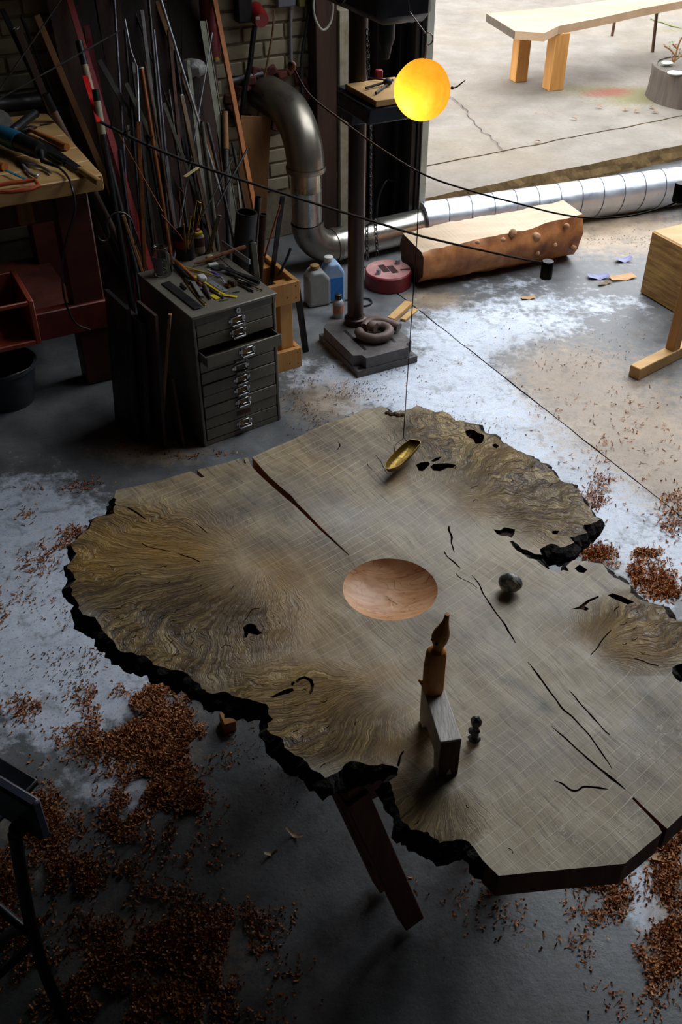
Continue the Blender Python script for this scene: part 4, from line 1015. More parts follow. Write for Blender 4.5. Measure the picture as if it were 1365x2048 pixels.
filetool('flat_file', 'black flat file with dark handle beside the chisel', (45, 270), (95, 305), (128, 324), .022, dsteel, .013)
filetool('wooden_mallet', 'round wooden tool handle at the left edge of the bench', (-40, 322), (-20, 326), (10, 334), .03, orangew, .018, 'handle tool')
mb = MB(); mb.beam(Bp(80, 250, .004), Bp(104, 246, .004), .012, .002, b=.0005); single('thin_rule', mb, steel, 'thin steel rule lying behind the hammer', 'ruler')
pls = thing('pliers', 'pliers with silver curved handles lying in front of the grinder', 'pliers', Bp(65, 340))
for s, pts in ((0, [(38, 324), (48, 332), (60, 346), (72, 352), (78, 348)]), (1, [(40, 322), (55, 328), (75, 332), (92, 338), (102, 346)])):
    mb = MB(); mb.tube(bez([Bp(x, y, .01) for x, y in pts], 16), [.004]+[.006]*14+[.005, .004], 8); part('handle', mb, galv, pls)
mb = MB(); mb.tube([Bp(34, 320, .01), Bp(46, 330, .01)], [.006, .012], 8); part('jaw', mb, dsteel, pls)
saw = thing('hand_saw', 'small saw with orange handle and blue blade on the bench edge', 'saw', Bp(40, 370))
so = mat('orange_plastic', (190, 84, 40), (160, 66, 32), 10, .45)
pts = [(-10, 372), (10, 368), (40, 364), (70, 360), (78, 372), (62, 378), (25, 384), (-5, 384)]
q = [Bp(x, y, .02) for x, y in pts]
mb = MB(); mb.tube([p for p in q], .008, 8, closed=True); part('handle', mb, so, saw)
mb = MB(); mb.beam(Bp(10, 340, .016), Bp(55, 360, .018), .010, .004); part('blade', mb, mat('blue_blade', (40, 130, 160), (30, 110, 140), 10, .4), saw)
# dark pipe along the foot of the back wall behind the bench
mb = MB(); mb.tube([PV(-60, 216, 4.6), PV(90, 200, 4.7)], .035, 14); single('dark_wall_pipe', mb, dsteel, 'thick dark pipe behind the far edge of the bench', 'pipe')

# ================================================================== RODS, PIPES AND BATTENS LEANING IN THE CORNER
def lean(name, label, a, b, wpx, m, cat, va=4.62, vb=4.2, shape='tube', group=None, top=None, to_floor=True, n=10):
    A, B = PV(*a, va), PV(*b, vb)
    if A.z < B.z: A, B = B, A
    if to_floor and B.z > .01:                        # carry the bar on down to the floor, behind the cabinet
        for it in range(40):
            foot = A + (B-A)*((A.z-.004)/(A.z-B.z))
            if toUV(foot)[1] > (4.42 if a[0] < 100 else 3.86 + .12*((a[0]*7) % 5)/5): break
            vb += .02; B = PV(*b, vb)
        B = foot
    zc = (A.y*math.cos(TH)-(A.z-HC)*math.sin(TH)); r = wpx/2*zc/F
    u_, v_ = toUV(B)
    mb = MB()
    if shape == 'tube': mb.tube([B, A], r, n)
    elif shape == 'pipe': mb.pipe(B, A, r, .22, 14)
    elif shape == 'flat': mb.beam(B, A, r*2, .006, (SA, -CA, .2), b=.001)
    elif shape == 'square': mb.beam(B, A, r*2, r*2, (SA, -CA, .2), b=.0015)
    elif shape == 'angle':
        mb.beam(B, A, r*2, .005, (SA, -CA, .2), b=.001); d_ = (A-B).normalized(); s_ = d_.cross(Vector((SA, -CA, .2))).normalized()*r
        mb.beam(B+s_+Vector((0, .012, 0)), A+s_+Vector((0, .012, 0)), .005, r*1.6, (SA, -CA, .2), b=.001)
    if top:
        t_ = thing(name, label, cat, B, group); part('shaft', mb, m, t_)
        d = (A-B).normalized()
        for k_, tp in enumerate(top if isinstance(top, list) else [top]):
            mb2 = MB()
            if tp[0] == 'cap': mb2.tube([A-d*tp[1], A+d*(.004-.002*k_)], r*(1.12-.05*k_), 14)
            elif tp[0] == 'rim': mb2.pipe(A-d*.004, A+d*.0015, r*1.05, .3, 14)
            part('end_cap' if k_ == 0 else 'sleeve', mb2, tp[2], t_, tp[3] if len(tp) > 3 else None)
        return t_
    return single(name, mb, m, label, cat, group, base=B)
GR = 'bars and pipes leaning in the corner'
L = lean
L('square_bar', 'black square steel bar leaning at the far left', (4, 18), (100, 222), 10, dsteel, 'bar', 4.62, 4.3, 'square', GR)
L('steel_tube', 'short dark tube leaning behind the reddish pole', (43, 34), (66, 92), 7, dsteel, 'tube', 4.68, 4.55, 'pipe', GR)
L('pole', 'reddish-brown pole with a pale end leaning over the bench', (33, 56), (96, 210), 14, darkw, 'pole', 4.58, 4.36, 'square', GR, ('rim', 0, white_p))
L('pale_pole', 'pale pinkish pole with black collar beside the bench', (92, 190), (142, 290), 14, mat('pale_pink_wood', (140, 118, 102), (116, 96, 82), 12, .6), 'pole', 4.42, 4.2, 'tube', GR, ('cap', .07, black))
L('timber_batten', 'long tan timber batten leaning behind the bench corner', (72, 30), (212, 362), 13, tanw, 'batten', 4.66, 4.12, 'square', GR)
blackw = mat('near_black_wood', (48, 34, 26), (30, 22, 18), 10, .75, 0, .3, (1.4, 1.4, .2))  # near-black wood tone for some of the backing planks
for (x0, x1, w_, m_, lab) in ((104, 182, 46, darkw, 'wide dark brown plank leaning behind the tan batten'), (152, 226, 48, blackw, 'near-black plank leaning behind the dark red bar'), (206, 266, 50, darkw, 'dark brown plank leaning behind the violet-grey rod'), (254, 308, 50, blackw, 'black plank leaning behind the long grey tubes'), (302, 350, 52, darkw, 'wide brown plank leaning behind the bright conduit'), (352, 394, 50, blackw, 'near-black plank leaning right of the conduit top'), (394, 434, 40, darkw, 'narrow brown plank leaning behind the angle iron')):
    L('dark_board', lab, (x0, -60), (x1, 320), w_, m_, 'plank', 4.772 - .012*(x0 % 3), 4.58, 'flat', GR)
L('red_bar', 'long dark red flat bar leaning from top to cabinet', (136, -10), (278, 460), 13, redp, 'bar', 4.70, 3.95, 'flat', GR)
L('maroon_bar', 'short maroon flat bar at the top beside the red bar', (158, -25), (196, 175), 13, maroon, 'bar', 4.75, 4.62, 'flat', GR)
L('beige_tube', 'beige plastic tube with a black cap on top', (158, 84), (196, 236), 13, black, 'tube', 4.5, 4.25, 'tube', GR, [('cap', .09, black), ('cap', .42, beige_p, 'beige upper sleeve')])
L('red_strip', 'bright red plastic strip beside the beige tube', (170, 152), (199, 245), 12, mat('bright_red_plastic', (214, 24, 24), (190, 16, 18), 10, .4), 'strip', 4.42, 4.24, 'flat', GR, None, False)
L('capped_pale_tube', 'shorter pale tube with black open top in front of the red bar', (191, 181), (216, 330), 13, black, 'tube', 4.3, 4.05, 'tube', GR, [('cap', .04, black), ('cap', .17, mat('pale_tube', (176, 170, 146), (150, 142, 120), 12, .5), 'pale upper sleeve')])
L('flat_steel', 'grey flat steel bar with cut end left of the rods', (198, 120), (244, 200), 11, steel, 'bar', 4.55, 4.35, 'flat', GR)
L('steel_rod', 'tall violet-grey steel rod near the red bar', (228, -10), (250, 330), 6, mat('violet_steel', (120, 116, 128), (90, 86, 98), 12, .4, .8), 'rod', 4.72, 4.25, 'tube', GR)
L('steel_rod', 'thin dark rod slanting across behind the tall rods', (262, 0), (345, 232), 4, dsteel, 'rod', 4.74, 4.5, 'tube', GR)
L('steel_tube', 'long grey steel tube left of the bright conduit', (296, -20), (322, 270), 7, steel, 'tube', 4.68, 4.3, 'tube', GR)
L('steel_tube', 'second long grey tube beside the first, slightly slimmer', (308, 60), (334, 330), 6, mat('violet_steel', (1, 1, 1)), 'tube', 4.6, 4.2, 'tube', GR)
L('conduit', 'bright galvanised conduit running from the top down to the cabinet', (319, -10), (468, 470), 5.5, galv, 'conduit', 4.5, 3.9, 'tube', GR)
L('timber_batten', 'brown timber batten directly behind the bright conduit', (308, -10), (400, 250), 9, tanw, 'batten', 4.74, 4.5, 'square', GR)
L('black_rod', 'thin vertical black rod beside the conduit', (365, 33), (363, 200), 2.5, black, 'rod', 4.6, 4.55, 'tube', GR)
L('angle_iron', 'wide grey-green angle iron leaning by the orange batten', (405, 42), (446, 300), 12, mat('green_grey_steel', (110, 108, 94), (84, 82, 70), 12, .5, .5), 'angle iron', 4.55, 4.15, 'angle', GR)
L('steel_rod', 'thin bright rod leaning to the left across the others', (425, 65), (392, 260), 3, galv, 'rod', 4.5, 4.3, 'tube', GR)
L('orange_batten', 'long orange timber batten leaning left of the duct elbow', (427, -10), (510, 420), 9.5, orangew, 'batten', 4.62, 4.02, 'square', GR)
L('copper_tube', 'brown copper tube with white-rimmed open end', (283, 136), (318, 360), 10, copper, 'tube', 4.45, 4.1, 'pipe', GR, ('rim', 0, white_p))
L('steel_bar', 'grey square bar just left of the copper tube', (266, 125), (290, 330), 7, steel, 'bar', 4.5, 4.15, 'square', GR)
L('flat_steel', 'short grey flat bar slanting below the square bar', (252, 166), (292, 250), 9, mat('green_grey_steel', (1, 1, 1)), 'bar', 4.45, 4.25, 'flat', GR)
L('steel_rod', 'slim brown rod just right of the copper tube', (290, 124), (330, 350), 5, rust, 'rod', 4.5, 4.1, 'tube', GR)
L('flat_steel', 'grey-green flat bar slanting in the middle of the bundle', (327, 206), (372, 330), 7, mat('green_grey_steel', (1, 1, 1)), 'bar', 4.3, 4.05, 'flat', GR)
L('timber_batten', 'slim tan batten with pale end in the middle of the bundle', (363, 190), (424, 480), 8, mat('grey_tan_wood', (128, 104, 74), (96, 76, 54), 12, .65, 0, .3, (1.6, 1.6, .14)), 'batten', 4.35, 3.85, 'square', GR, ('rim', 0, white_p))
L('steel_pipe', 'open grey pipe with a light rim beside the conduit', (404, 243), (424, 400), 9, mat('green_grey_steel', (1, 1, 1)), 'pipe', 4.25, 4.0, 'pipe', GR, ('rim', 0, chrome))
L('steel_pipe', 'second open grey pipe just right of the first', (415, 246), (450, 400), 7, steel, 'pipe', 4.25, 4.0, 'pipe', GR)
L('handle_pole', 'pole with a worn tan wooden top right of the pipes', (450, 225), (456, 420), 11, steel, 'pole', 4.35, 4.05, 'tube', GR, ('cap', .16, tanw, 'worn tan wooden handle'))
L('steel_rod', 'dark rod standing between the pipes and orange batten', (464, 285), (492, 425), 5, dsteel, 'rod', 4.2, 3.95, 'tube', GR)
L('black_rod', 'black rod leaning right, crossing the conduit low down', (495, 298), (432, 415), 4.5, black, 'rod', 4.1, 3.95, 'tube', GR, None, False)
L('black_rod', 'thinner black rod leaning right behind the other', (465, 318), (405, 432), 3, black, 'rod', 4.15, 4.0, 'tube', GR, None, False)
L('flat_steel', 'short grey angle bar leaning right behind the cabinet', (439, 430), (421, 492), 9, mat('green_grey_steel', (1, 1, 1)), 'bar', 3.9, 3.8, 'flat', GR)
L('copper_wire', 'very thin copper wire slanting down to the black tin', (235, 262), (326, 424), 1.8, copper, 'wire', 4.2, 3.85, 'tube', GR, None, False, 6)
L('rusty_bar', 'orange-brown bar rising below the thorny twig', (276, 243), (284, 420), 8, copper, 'bar', 4.2, 3.9, 'square', GR)
L('tan_lath', 'tan lath behind the red bar by the hook', (246, 430), (290, 560), 6, tanw, 'lath', 4.0, 3.75, 'square', GR)
L('threaded_rod', 'dark threaded rod rising steeply across the top left corner', (124, -4), (-12, 196), 3.4, steel, 'rod', 4.36, 4.28, 'tube', 'threaded rods at the top left', None, False)
L('threaded_rod', 'second threaded rod slanting gently across the top left', (241, 61), (-12, 204), 3.4, steel, 'rod', 4.32, 4.24, 'tube', 'threaded rods at the top left', None, False)
random.seed(5)
fill = [(240, 300, 262, 470), (256, 250, 300, 470), (268, 210, 312, 480), (296, 270, 330, 470), (304, 190, 346, 420), (316, 250, 350, 470), (338, 180, 372, 430), (346, 260, 384, 470), (352, 210, 398, 440), (376, 240, 396, 450), (385, 280, 412, 470), (330, 300, 352, 480), (432, 215, 452, 420), (442, 280, 470, 460), (470, 300, 486, 460), (250, 60, 272, 330), (284, 20, 318, 300), (338, 60, 360, 300), (350, 100, 390, 360), (376, 120, 402, 330)]
ORD = 'leftmost,second,third,fourth,fifth,sixth,seventh,eighth,ninth,tenth,eleventh,twelfth,thirteenth,fourteenth,fifteenth,sixteenth,seventeenth,eighteenth,nineteenth,rightmost'.split(',')
rank = {k: r_ for r_, k in enumerate(sorted(range(len(fill)), key=lambda k: fill[k][0]))}
for i, (x0, y0, x1, y1) in enumerate(fill):
    where = ORD[rank[i]] + (' from the left' if 0 < rank[i] < 19 else '') + ' of the plain bundled bars'
    L('steel_bar', '%s %s bar, %s' % (('dark', 'grey', 'rusty', 'blackish', 'greenish grey')[i % 5], ('round', 'flat', 'square')[i % 3], where), (x0, y0), (x1, y1), random.choice((5, 6, 7, 8)), (dsteel, steel, rust, dsteel, mat('green_grey_steel', (1, 1, 1)))[i % 5], 'bar', 4.66-.3*(y0/300), 4.15-.25*(i % 3)/2, ('tube', 'flat', 'square')[i % 3], 'plain steel bars in the bundle')
# bent wire, bracket, plastic bag, hook
mb = MB(); mb.tube(bez([PV(250, 38, 4.5), PV(256, 70, 4.46), PV(262, 100, 4.44), PV(272, 128, 4.42), PV(276, 150, 4.4), PV(280, 300, 4.2)], 24), .003, 6); single('bent_wire', mb, galv, 'slightly bent bright wire among the tall rods', 'wire', GR)
brk = thing('flat_bracket', 'pale drilled flat bracket sticking out of the bundle', 'bracket', PV(385, 345, 4.0))
mb = MB(); A, B = PV(400, 332, 4.02), PV(369, 354, 3.94); mb.beam(A, B, .016, .004, (0, 0, 1), .001); part('plate', mb, mat('cream_metal', (190, 170, 120), (160, 140, 96), 12, .5), brk)
mb = MB(); mb.tube([A.lerp(B, .45)+Vector((0, -.001, -.002)), A.lerp(B, .45)+Vector((0, -.002, .0032))], .003, 8); part('hole', mb, black, brk)
mb = MB(); bgc = PV(386, 136, 4.6)
mb.sphere(bgc, (.05, .04, .04), 20, 14); mb.v = [bgc + (q-bgc)*(1+.45*noise.noise(q*34)) for q in mb.v]; single('plastic_bag', mb, mat('crumpled_clear_plastic', (190, 188, 186), (150, 148, 146), 20, .3, 0, .8), 'small crumpled pale plastic bag on a bracket among the rods', 'bag')
mb = MB(); mb.beam(PV(365, 150, 4.66), PV(412, 148, 4.6), .05, .012, b=.002); mb.beam(PV(388, 152, 4.6), PV(388, 150, 4.8), .03, .012, b=.002); single('wall_bracket_shelf', mb, tanw, 'small tan bracket shelf under the plastic bag', 'shelf')
mb = MB(); mb.tube(bez([PV(x, y, 3.82) for x, y in [(196, 474), (202, 481), (212, 481), (218, 470), (214, 450), (220, 434), (234, 425), (250, 427), (263, 440), (270, 460), (276, 478), (270, 490)]], 46), .0035, 8); single('wire_hook', mb, steel, 'bent S-shaped wire hook beside the bench leg', 'hook')
# maroon cylinder on the wall
mc = PV(424, 113, 4.66); mcy = thing('maroon_cylinder', 'dark maroon cylinder with an amber bottom rim on the wall', 'cylinder', mc)
mb = MB(); mb.lathe([(.036, 0), (.04, .008), (.04, .34), (.03, .38)], mc, 22); part('body', mb, maroon, mcy); mb = MB(); mb.lathe([(.041, -.004), (.041, .004)], mc, 22); part('rim', mb, brass, mcy)
mb = MB(); mb.tube([mc+Vector((0, .0, .1)), UV(toUV(mc)[0], WALL_V+.01, mc.z+.1)], .012, 8); part('bracket', mb, dsteel, mcy)

# --- pipes standing in the pine rack next to the cabinet
rk0 = P(600, 728); RKM = Matrix.Translation(rk0) @ Matrix.Rotation(R(30), 4, 'Z')     # rack lies at x<0,y>0
rack = thing('pine_rack', 'orange pine frame rack holding pipes, right of the cabinet', 'rack', rk0)
RX, RY, RH = .30, .26, .41
for (x, y) in ((-.035-.02, .035), (-RX+.035, .035), (-.055, RY-.035), (-RX+.035, RY-.035)):
    mb = MB(); mb.cbox((x, y, RH/2-.01), (.06, .06, RH-.02), b=.003); part('post', mb.xf(RKM), pine, rack)
for z0 in (.0, RH-.095):
    for (c, s) in (((-RX/2, -.011, z0+.047), (RX, .022, .095)), ((-RX/2, RY+.011, z0+.047), (RX, .022, .095)), ((-.011, RY/2, z0+.047), (.022, RY-.002, .095)), ((-RX+.011, RY/2, z0+.047), (.022, RY-.002, .095))):
        mb = MB(); mb.cbox(c, s, b=.002); bd_ = part('board', mb.xf(RKM), pine, rack)
        if c[1] < 0:
            for (sx, sz) in ((-.02, .02), (-.02, .075), (-.06, .03)):
                mb = MB(); mb.tube([(sx, -.0215, z0+sz), (sx, -.023, z0+sz)], .0032, 8); part('screw', mb.xf(RKM), dsteel, bd_)
mb = MB(); mb.cbox((-RX/2, RY/2, .03), (RX-.05, RY-.01, .018), b=.002); part('base_board', mb.xf(RKM), pine, rack)
def inrack(name, label, toppx, low, r, m, cat, hollow=True, shape='tube'):
    """low: foot inside the rack (local x,y)"""
    B = RKM @ Vector((low[0], low[1], .042)); A = PY(toppx[0], toppx[1], B.y+low[2]); mb = MB()
    if shape == 'square': mb.beam(B, A, r*2, r*2, (SA, -CA, 0), .002)
    elif shape == 'flat': mb.beam(B, A, r*2, .006, (SA, -CA, 0), .001)
    elif hollow: mb.pipe(B, A, r, .16, 20)
    else: mb.tube([B, A], r, 12)
    return single(name, mb, m, label, cat, 'pipes in the pine rack', base=B)
inrack('black_pipe', 'wide black plastic pipe standing behind the cabinet', (494, 424), (-.25, .13, .02), .044, black, 'pipe')
inrack('steel_pipe', 'open steel pipe standing right of the wide black pipe', (517, 394), (-.17, .2, .02), .0135, steel, 'pipe')
inrack('steel_pipe', 'brownish steel pipe with open end beside the steel one', (527, 428), (-.135, .17, .0), .015, rust, 'pipe')
inrack('square_tube', 'grey square tube leaning just behind the cabinet corner', (505, 484), (-.14, .06, -.01), .0125, mat('green_grey_steel', (1, 1, 1)), 'tube', False, 'square')
inrack('black_flat_bar', 'tall black flat bar at the right end of the rack', (566, 392), (-.085, .19, .02), .011, dsteel, 'bar', False, 'flat')
inrack('red_stick', 'thin red-orange stick leaning behind the black flat bar', (561, 411), (-.2, .22, .03), .004, so, 'stick', False)
mb = MB(); A, B = P(612, 704, .002), PY(594, 570, P(612, 704).y+.05); mb.beam(A, B, .03, .006, (SA, -CA, 0), .001); single('black_angle_strip', mb, dsteel, 'black steel strip leaning on the right side of the pine rack', 'strip')
mb = MB(); A = P(598, 640, .2); mb.tube(bez([PY(582, 496, A.y), PY(575, 515, A.y-.01), PY(566, 535, A.y-.02), PY(556, 552, A.y-.02)], 12), .006, 8); single('black_lever', mb, black, 'short black lever with a bright tip on the rack', 'lever')

# ================================================================== DUST DUCT
DV = 4.36
duct = thing('extraction_duct', 'silver metal extraction duct bending from the wall down to the floor', 'duct', PV(612, 520, DV))
vx = PV(614, 420, DV); vxy = Vector((vx.x, vx.y, 0))
vdir = Vector((-SA, CA, 0)); zt = PV(600, 222, DV+.1).z
h0 = vxy + vdir*.46; 
el = [Vector((vxy.x, vxy.y, zt-.30)) + vdir*0]
Rb = .24; cen = Vector((vxy.x, vxy.y, 0))
path = [Vector((vxy.x, vxy.y, zt-Rb))]
for k in range(1, 9):
    a = R(90)*k/8; path.append(Vector((vxy.x, vxy.y, 0)) + vdir*(Rb*(1-math.cos(a))) + Vector((0, 0, zt-Rb+Rb*math.sin(a))))
path.append(Vector((vxy.x, vxy.y, 0))+vdir*(WALL_V+.1-DV)+Vector((0, 0, zt)))
duct_m = mat('duct_metal', (150, 144, 134), (120, 112, 100), 3, .36, .85, .01)
mb = MB(); mb.tube(path, .092, 26, caps=False); part('upper_elbow', mb, duct_m, duct)
mb = MB(); mb.lathe([(.097, -.012), (.099, 0), (.097, .012)], (vxy.x, vxy.y, zt-Rb), 28, cap=False); part('collar', mb, duct_m, duct)
mb = MB(); zl = .26; mb.lathe([(.076, zl), (.076, zl+.16), (.078, zl+.165), (.076, zl+.17), (.076, zt-Rb), (.09, zt-Rb+.005)], (vxy.x, vxy.y, 0), 26, cap=False); part('riser', mb, mat('bright_duct_metal', (190, 186, 176), (160, 156, 148), 3, .28, .9, .01), duct)
# lower elbow: from the riser round to the run along the floor
fl0 = P(700, 500, .10); fdir = (P(1365, 372, .11)-P(850, 446, .11)); fdir.z = 0; fdir.normalize()
rdir = (Vector((PV(850, 446, 4.42).x, PV(850, 446, 4.42).y, 0)) - vxy); rdir.z = 0; rdir.normalize()
path = []
for k in range(0, 9):
    a = R(90)*k/8; r2 = .16; path.append(Vector((vxy.x, vxy.y, .10+r2-r2*math.sin(a))) + rdir*(r2*(1-math.cos(a))))
mb = MB(); mb.tube(path, .082, 26, caps=False); part('lower_elbow', mb, duct_m, duct)
e1 = Vector((P(850, 446, .105).x, P(850, 446, .105).y, .10))
p1 = path[-1]; mb = MB(); mb.tube([p1, p1.lerp(e1, .5), e1], .084, 26, caps=False); part('floor_run', mb, mat('bright_duct_metal', (1, 1, 1)), duct)
mb = MB(); mb.tube([p1-rdir*.01, p1+rdir*.014], .087, 26); part('collar', mb, duct_m, duct)
# spiral duct across the doorway
spd = thing('spiral_duct', 'shiny spiral-seamed duct lying across the open doorway', 'duct', P(1100, 440))
s0 = e1 - fdir*.02; s1 = s0 + fdir*3.2; RS = .108
s0.z = s1.z = RS
mb = MB(); Ls = (s1-s0).length; mb.tube([s0.lerp(s1, i/60) for i in range(61)], RS, 32); spm = mat('spiral_duct_metal', (206, 212, 222), (178, 184, 194), 5, .36, .7, .02); part('pipe', mb, spm, spd)
nrm1 = Vector((-fdir.y, fdir.x, 0)); pitch = .135; mb = MB(); pts = []
for i in range(int(Ls/pitch*28)):
    a = 2*math.pi*i/28; pts.append(s0 + fdir*(pitch*i/28+.01) + (Vector((0, 0, 1))*math.cos(a) + nrm1*math.sin(a))*(RS+.0008))
mb.tube(pts, .0028, 5); part('spiral_seam', mb, mat('seam_metal', (110, 112, 118), (90, 92, 98), 10, .5, .6), spd)  # seam in a darker metal than the pipe

# ================================================================== PILLAR DRILL
dr0 = P(711, 640, .10); dxy = Vector((dr0.x, dr0.y, 0))
drl = thing('pillar_drill', 'dark cast-iron pillar drill with square base and round column', 'pillar drill', dxy)
DM = Matrix.Translation(dxy) @ Matrix.Rotation(R(27), 4, 'Z')
mb = MB(); bw2, bl2 = .28, .36                                # base: x across, y back; column near the back
def chamf(w, l, y0): return [(-w/2, y0), (w/2, y0), (w/2, y0+l), (-w/2, y0+l)]
mb.prism([(-.15, -.31), (.15, -.31), (.15, .07), (-.15, .07)], 0, .032)
notch = .045
mb.prism([(-.15+notch, -.305), (.15-notch, -.305), (.15-notch+.005, -.305+notch*.7), (.15-.004, -.305+notch), (.146, .03), (.11, .065), (-.11, .065), (-.146, .03), (-.146, -.305+notch), (-.15+notch-.005, -.305+notch*.7)], .032, .085)
bs = part('base', mb.xf(DM), cast, drl, smooth=False)
for sx in (-.075, .075):
    mb = MB(); mb.cbox((sx, -.14, .0853), (.014, .2, .0016), b=.0004); part('slot', mb.xf(DM), black, bs)
for sx in (-1, 1):
    mb = MB(); mb.tube([(sx*.13, -.29, .032), (sx*.13, -.29, .0335)], .008, 10); part('bolt_hole', mb.xf(DM), black, bs)
mb = MB(); mb.lathe([(.05, .085), (.05, .115), (.042, .12), (.042, .125), (.036, .125), (.036, 1.95)], dxy, 28); part('column', mb, mat('column_brown_steel', (70, 56, 50), (48, 38, 36), 10, .4, .6, .1, (1, 1, .2)), drl)
tcz = P(0, 0).z
tz = PY(740, 190, dr0.y-.1).z
tabc = PY(760, 188, dr0.y-.12)
TM = Matrix.Translation(Vector((tabc.x, tabc.y, tabc.z))) @ Matrix.Rotation(R(27), 4, 'Z')
mb = MB(); mb.cbox((0, 0, -.035), (.24, .27, .06), b=.006); mb.cbox((-.02, .17, -.08), (.09, .14, .12), b=.006); part('work_table', mb.xf(TM), mat('blue_black_paint', (48, 52, 60), (34, 38, 44), 10, .45, .2), drl, 'dark blue-grey drill table')
mb = MB(); mb.cbox((.02, -.01, .009), (.22, .25, .022), b=.002); 
pb = MB(); pb.join(mb); single('drilling_board', pb.xf(TM), pine_x, 'pale wooden board lying on the drill table', 'board')
hz0 = tabc.z+.22
HM = Matrix.Translation(Vector((dxy.x, dxy.y, 0))) @ Matrix.Rotation(R(27), 4, 'Z')
blk = mat('black_machine_paint', (34, 34, 38), (22, 22, 26), 8, .4, .2)
mb = MB(); mb.cbox((0, -.12, hz0+.24), (.22, .5, .34), b=.03); part('head', mb.xf(HM), blk, drl)
mb = MB(); mb.lathe([(.03, hz0+.07), (.03, hz0-.01), (.022, hz0-.03), (.014, hz0-.07), (.01, hz0-.075)], HM @ Vector((0, -.22, 0)), 20); part('chuck', mb, dsteel, drl)
mb = MB(); c = HM @ Vector((-.13, -.12, hz0+.16)); mb.lathe([(.02, 0), (.055, .004), (.055, .014), (.02, .018)], (0, 0, 0), 24); part('feed_wheel', mb.xf(Matrix.Translation(c) @ Matrix.Rotation(R(27), 4, 'Z') @ Matrix.Rotation(R(-90), 4, 'Y')), dsteel, drl, 'round feed wheel disc')
for k, (dx_, dz_) in enumerate(((.05, -.08), (-.07, -.05), (.02, .09))):
    a = HM @ Vector((.125, -.15, hz0+.1)); b = HM @ Vector((.16+dx_*.3, -.15+dx_, hz0+.1+dz_)); mb = MB(); mb.tube([a, b], .006, 8); mb.sphere(b, .014, 12, 8); part('feed_lever', mb, blk, drl)
def chain(name, label, a, b, n=None, r=.0075, m=steel):
    a, b = Vector(a), Vector(b); n = n or int((a-b).length/.02); mb = MB(); d = (b-a).normalized(); s = d.orthogonal().normalized(); t_ = d.cross(s)
    for i in range(n):
        c = a.lerp(b, (i+.5)/n); x = s if i % 2 else t_; h = (a-b).length/n*.72
        mb.tube([c + d*(h*math.sin(w)) + x*(r*math.cos(w)) for w in [2*math.pi*k/10 for k in range(10)]], .0024, 5, closed=True)
    return mb
mb = chain('', '', PY(735, 60, dr0.y-.05), PY(737, 152, dr0.y-.05)); single('hanging_chain', mb, dsteel, 'dark chain hanging in front of the drill head', 'chain', kind='stuff')
mb = chain('', '', PY(734, 452, dr0.y+.12), PY(735, 520, dr0.y+.12)); mb.join(chain('', '', PY(750, 440, dr0.y+.12), PY(756, 512, dr0.y+.12))); mb.join(chain('', '', PY(734, 452, dr0.y+.12), PY(750, 440, dr0.y+.12))); mb.join(chain('', '', PY(742, 250, dr0.y+.12), PY(742, 446, dr0.y+.12), None, .005, dsteel)); single('door_chain', mb, steel, 'looped steel chain hanging low beside the drill column', 'chain', kind='stuff')
# tools on the drill board
def DB(px, py, dz=0): return P(px, py, tabc.z+.022+dz)
rod('chuck_key', dsteel, 'black T-shaped chuck key lying on the drill board', 'key', DB(732, 176, .006), DB(786, 160, .012), .005)
mb = MB(); mb.tube([DB(738, 156, .006), DB(774, 160, .008)], .003, 8); mb.tube([DB(752, 186, .006), DB(776, 168, .008)], .005, 8); mb.sphere(DB(776, 164, .014), (.018, .014, .014), 12, 8); single('drill_vice_tool', mb, dsteel, 'small dark clamp tool with bright rod on the drill board', 'clamp')
mb = MB(); mb.cbox(PY(758, 148, dr0.y+.1), (.03, .02, .035), Z3(.4), .004); single('red_switch', mb, redp, 'small red switch box behind the drill table', 'switch')
# coil, offcuts
co = DM @ Vector((.02, -.13, .085)); mb = MB(); q = []
cc = P(752, 662, .11)
for i in range(64):
    a = R(-60) + i*R(9.6); r_ = .062 - .038*(i/63); q.append(Vector((cc.x + r_*math.cos(a), cc.y + r_*math.sin(a), .11 + .022*min(1, i/20))))
q = [cc + Vector((.085, .055, .0)), cc + Vector((.06, .075, .002)), cc + Vector((.02, .078, .003)), cc+Vector((-.03, .055, .004)), cc+Vector((-.045, .01, .01)), cc+Vector((-.02, -.03, .018)), cc+Vector((.02, -.025, .022)), cc+Vector((.035, .012, .022)), cc+Vector((.01, .035, .018))]
mb.tube(bez([cc+Vector((-.075, -.005, 0)), cc+Vector((-.06, -.045, 0)), cc+Vector((-.01, -.07, 0)), cc+Vector((.045, -.05, .002)), cc+Vector((.06, .0, .004)), cc+Vector((.03, .035, .006)), cc+Vector((-.01, .03, .012)), cc+Vector((-.02, .005, .02)), cc+Vector((.0, -.01, .02))], 40), .022, 14)
mb.tube(bez([cc+Vector((-.05, .02, .006)), cc+Vector((-.03, .06, .012)), cc+Vector((.02, .07, .014)), cc+Vector((.07, .055, .006)), cc+Vector((.105, .03, .0))], 24), .021, 14)
single('iron_coil', mb, mat('brown_iron', (112, 92, 84), (82, 66, 60), 18, .6, .35, .3), 'thick brown iron bar coiled in a spiral on the drill base', 'coil')
mb = MB(); mb.beam(P(782, 640, .012), P(818, 606, .012), .04, .022); single('wood_offcut', mb, pine_x, 'pale pine offcut lying behind the drill base', 'offcut')
mb = MB(); mb.beam(P(806, 640, .006), P(832, 618, .006), .03, .01); single('wood_offcut', mb, pine_x, 'smaller pale offcut beside the pine one', 'offcut')

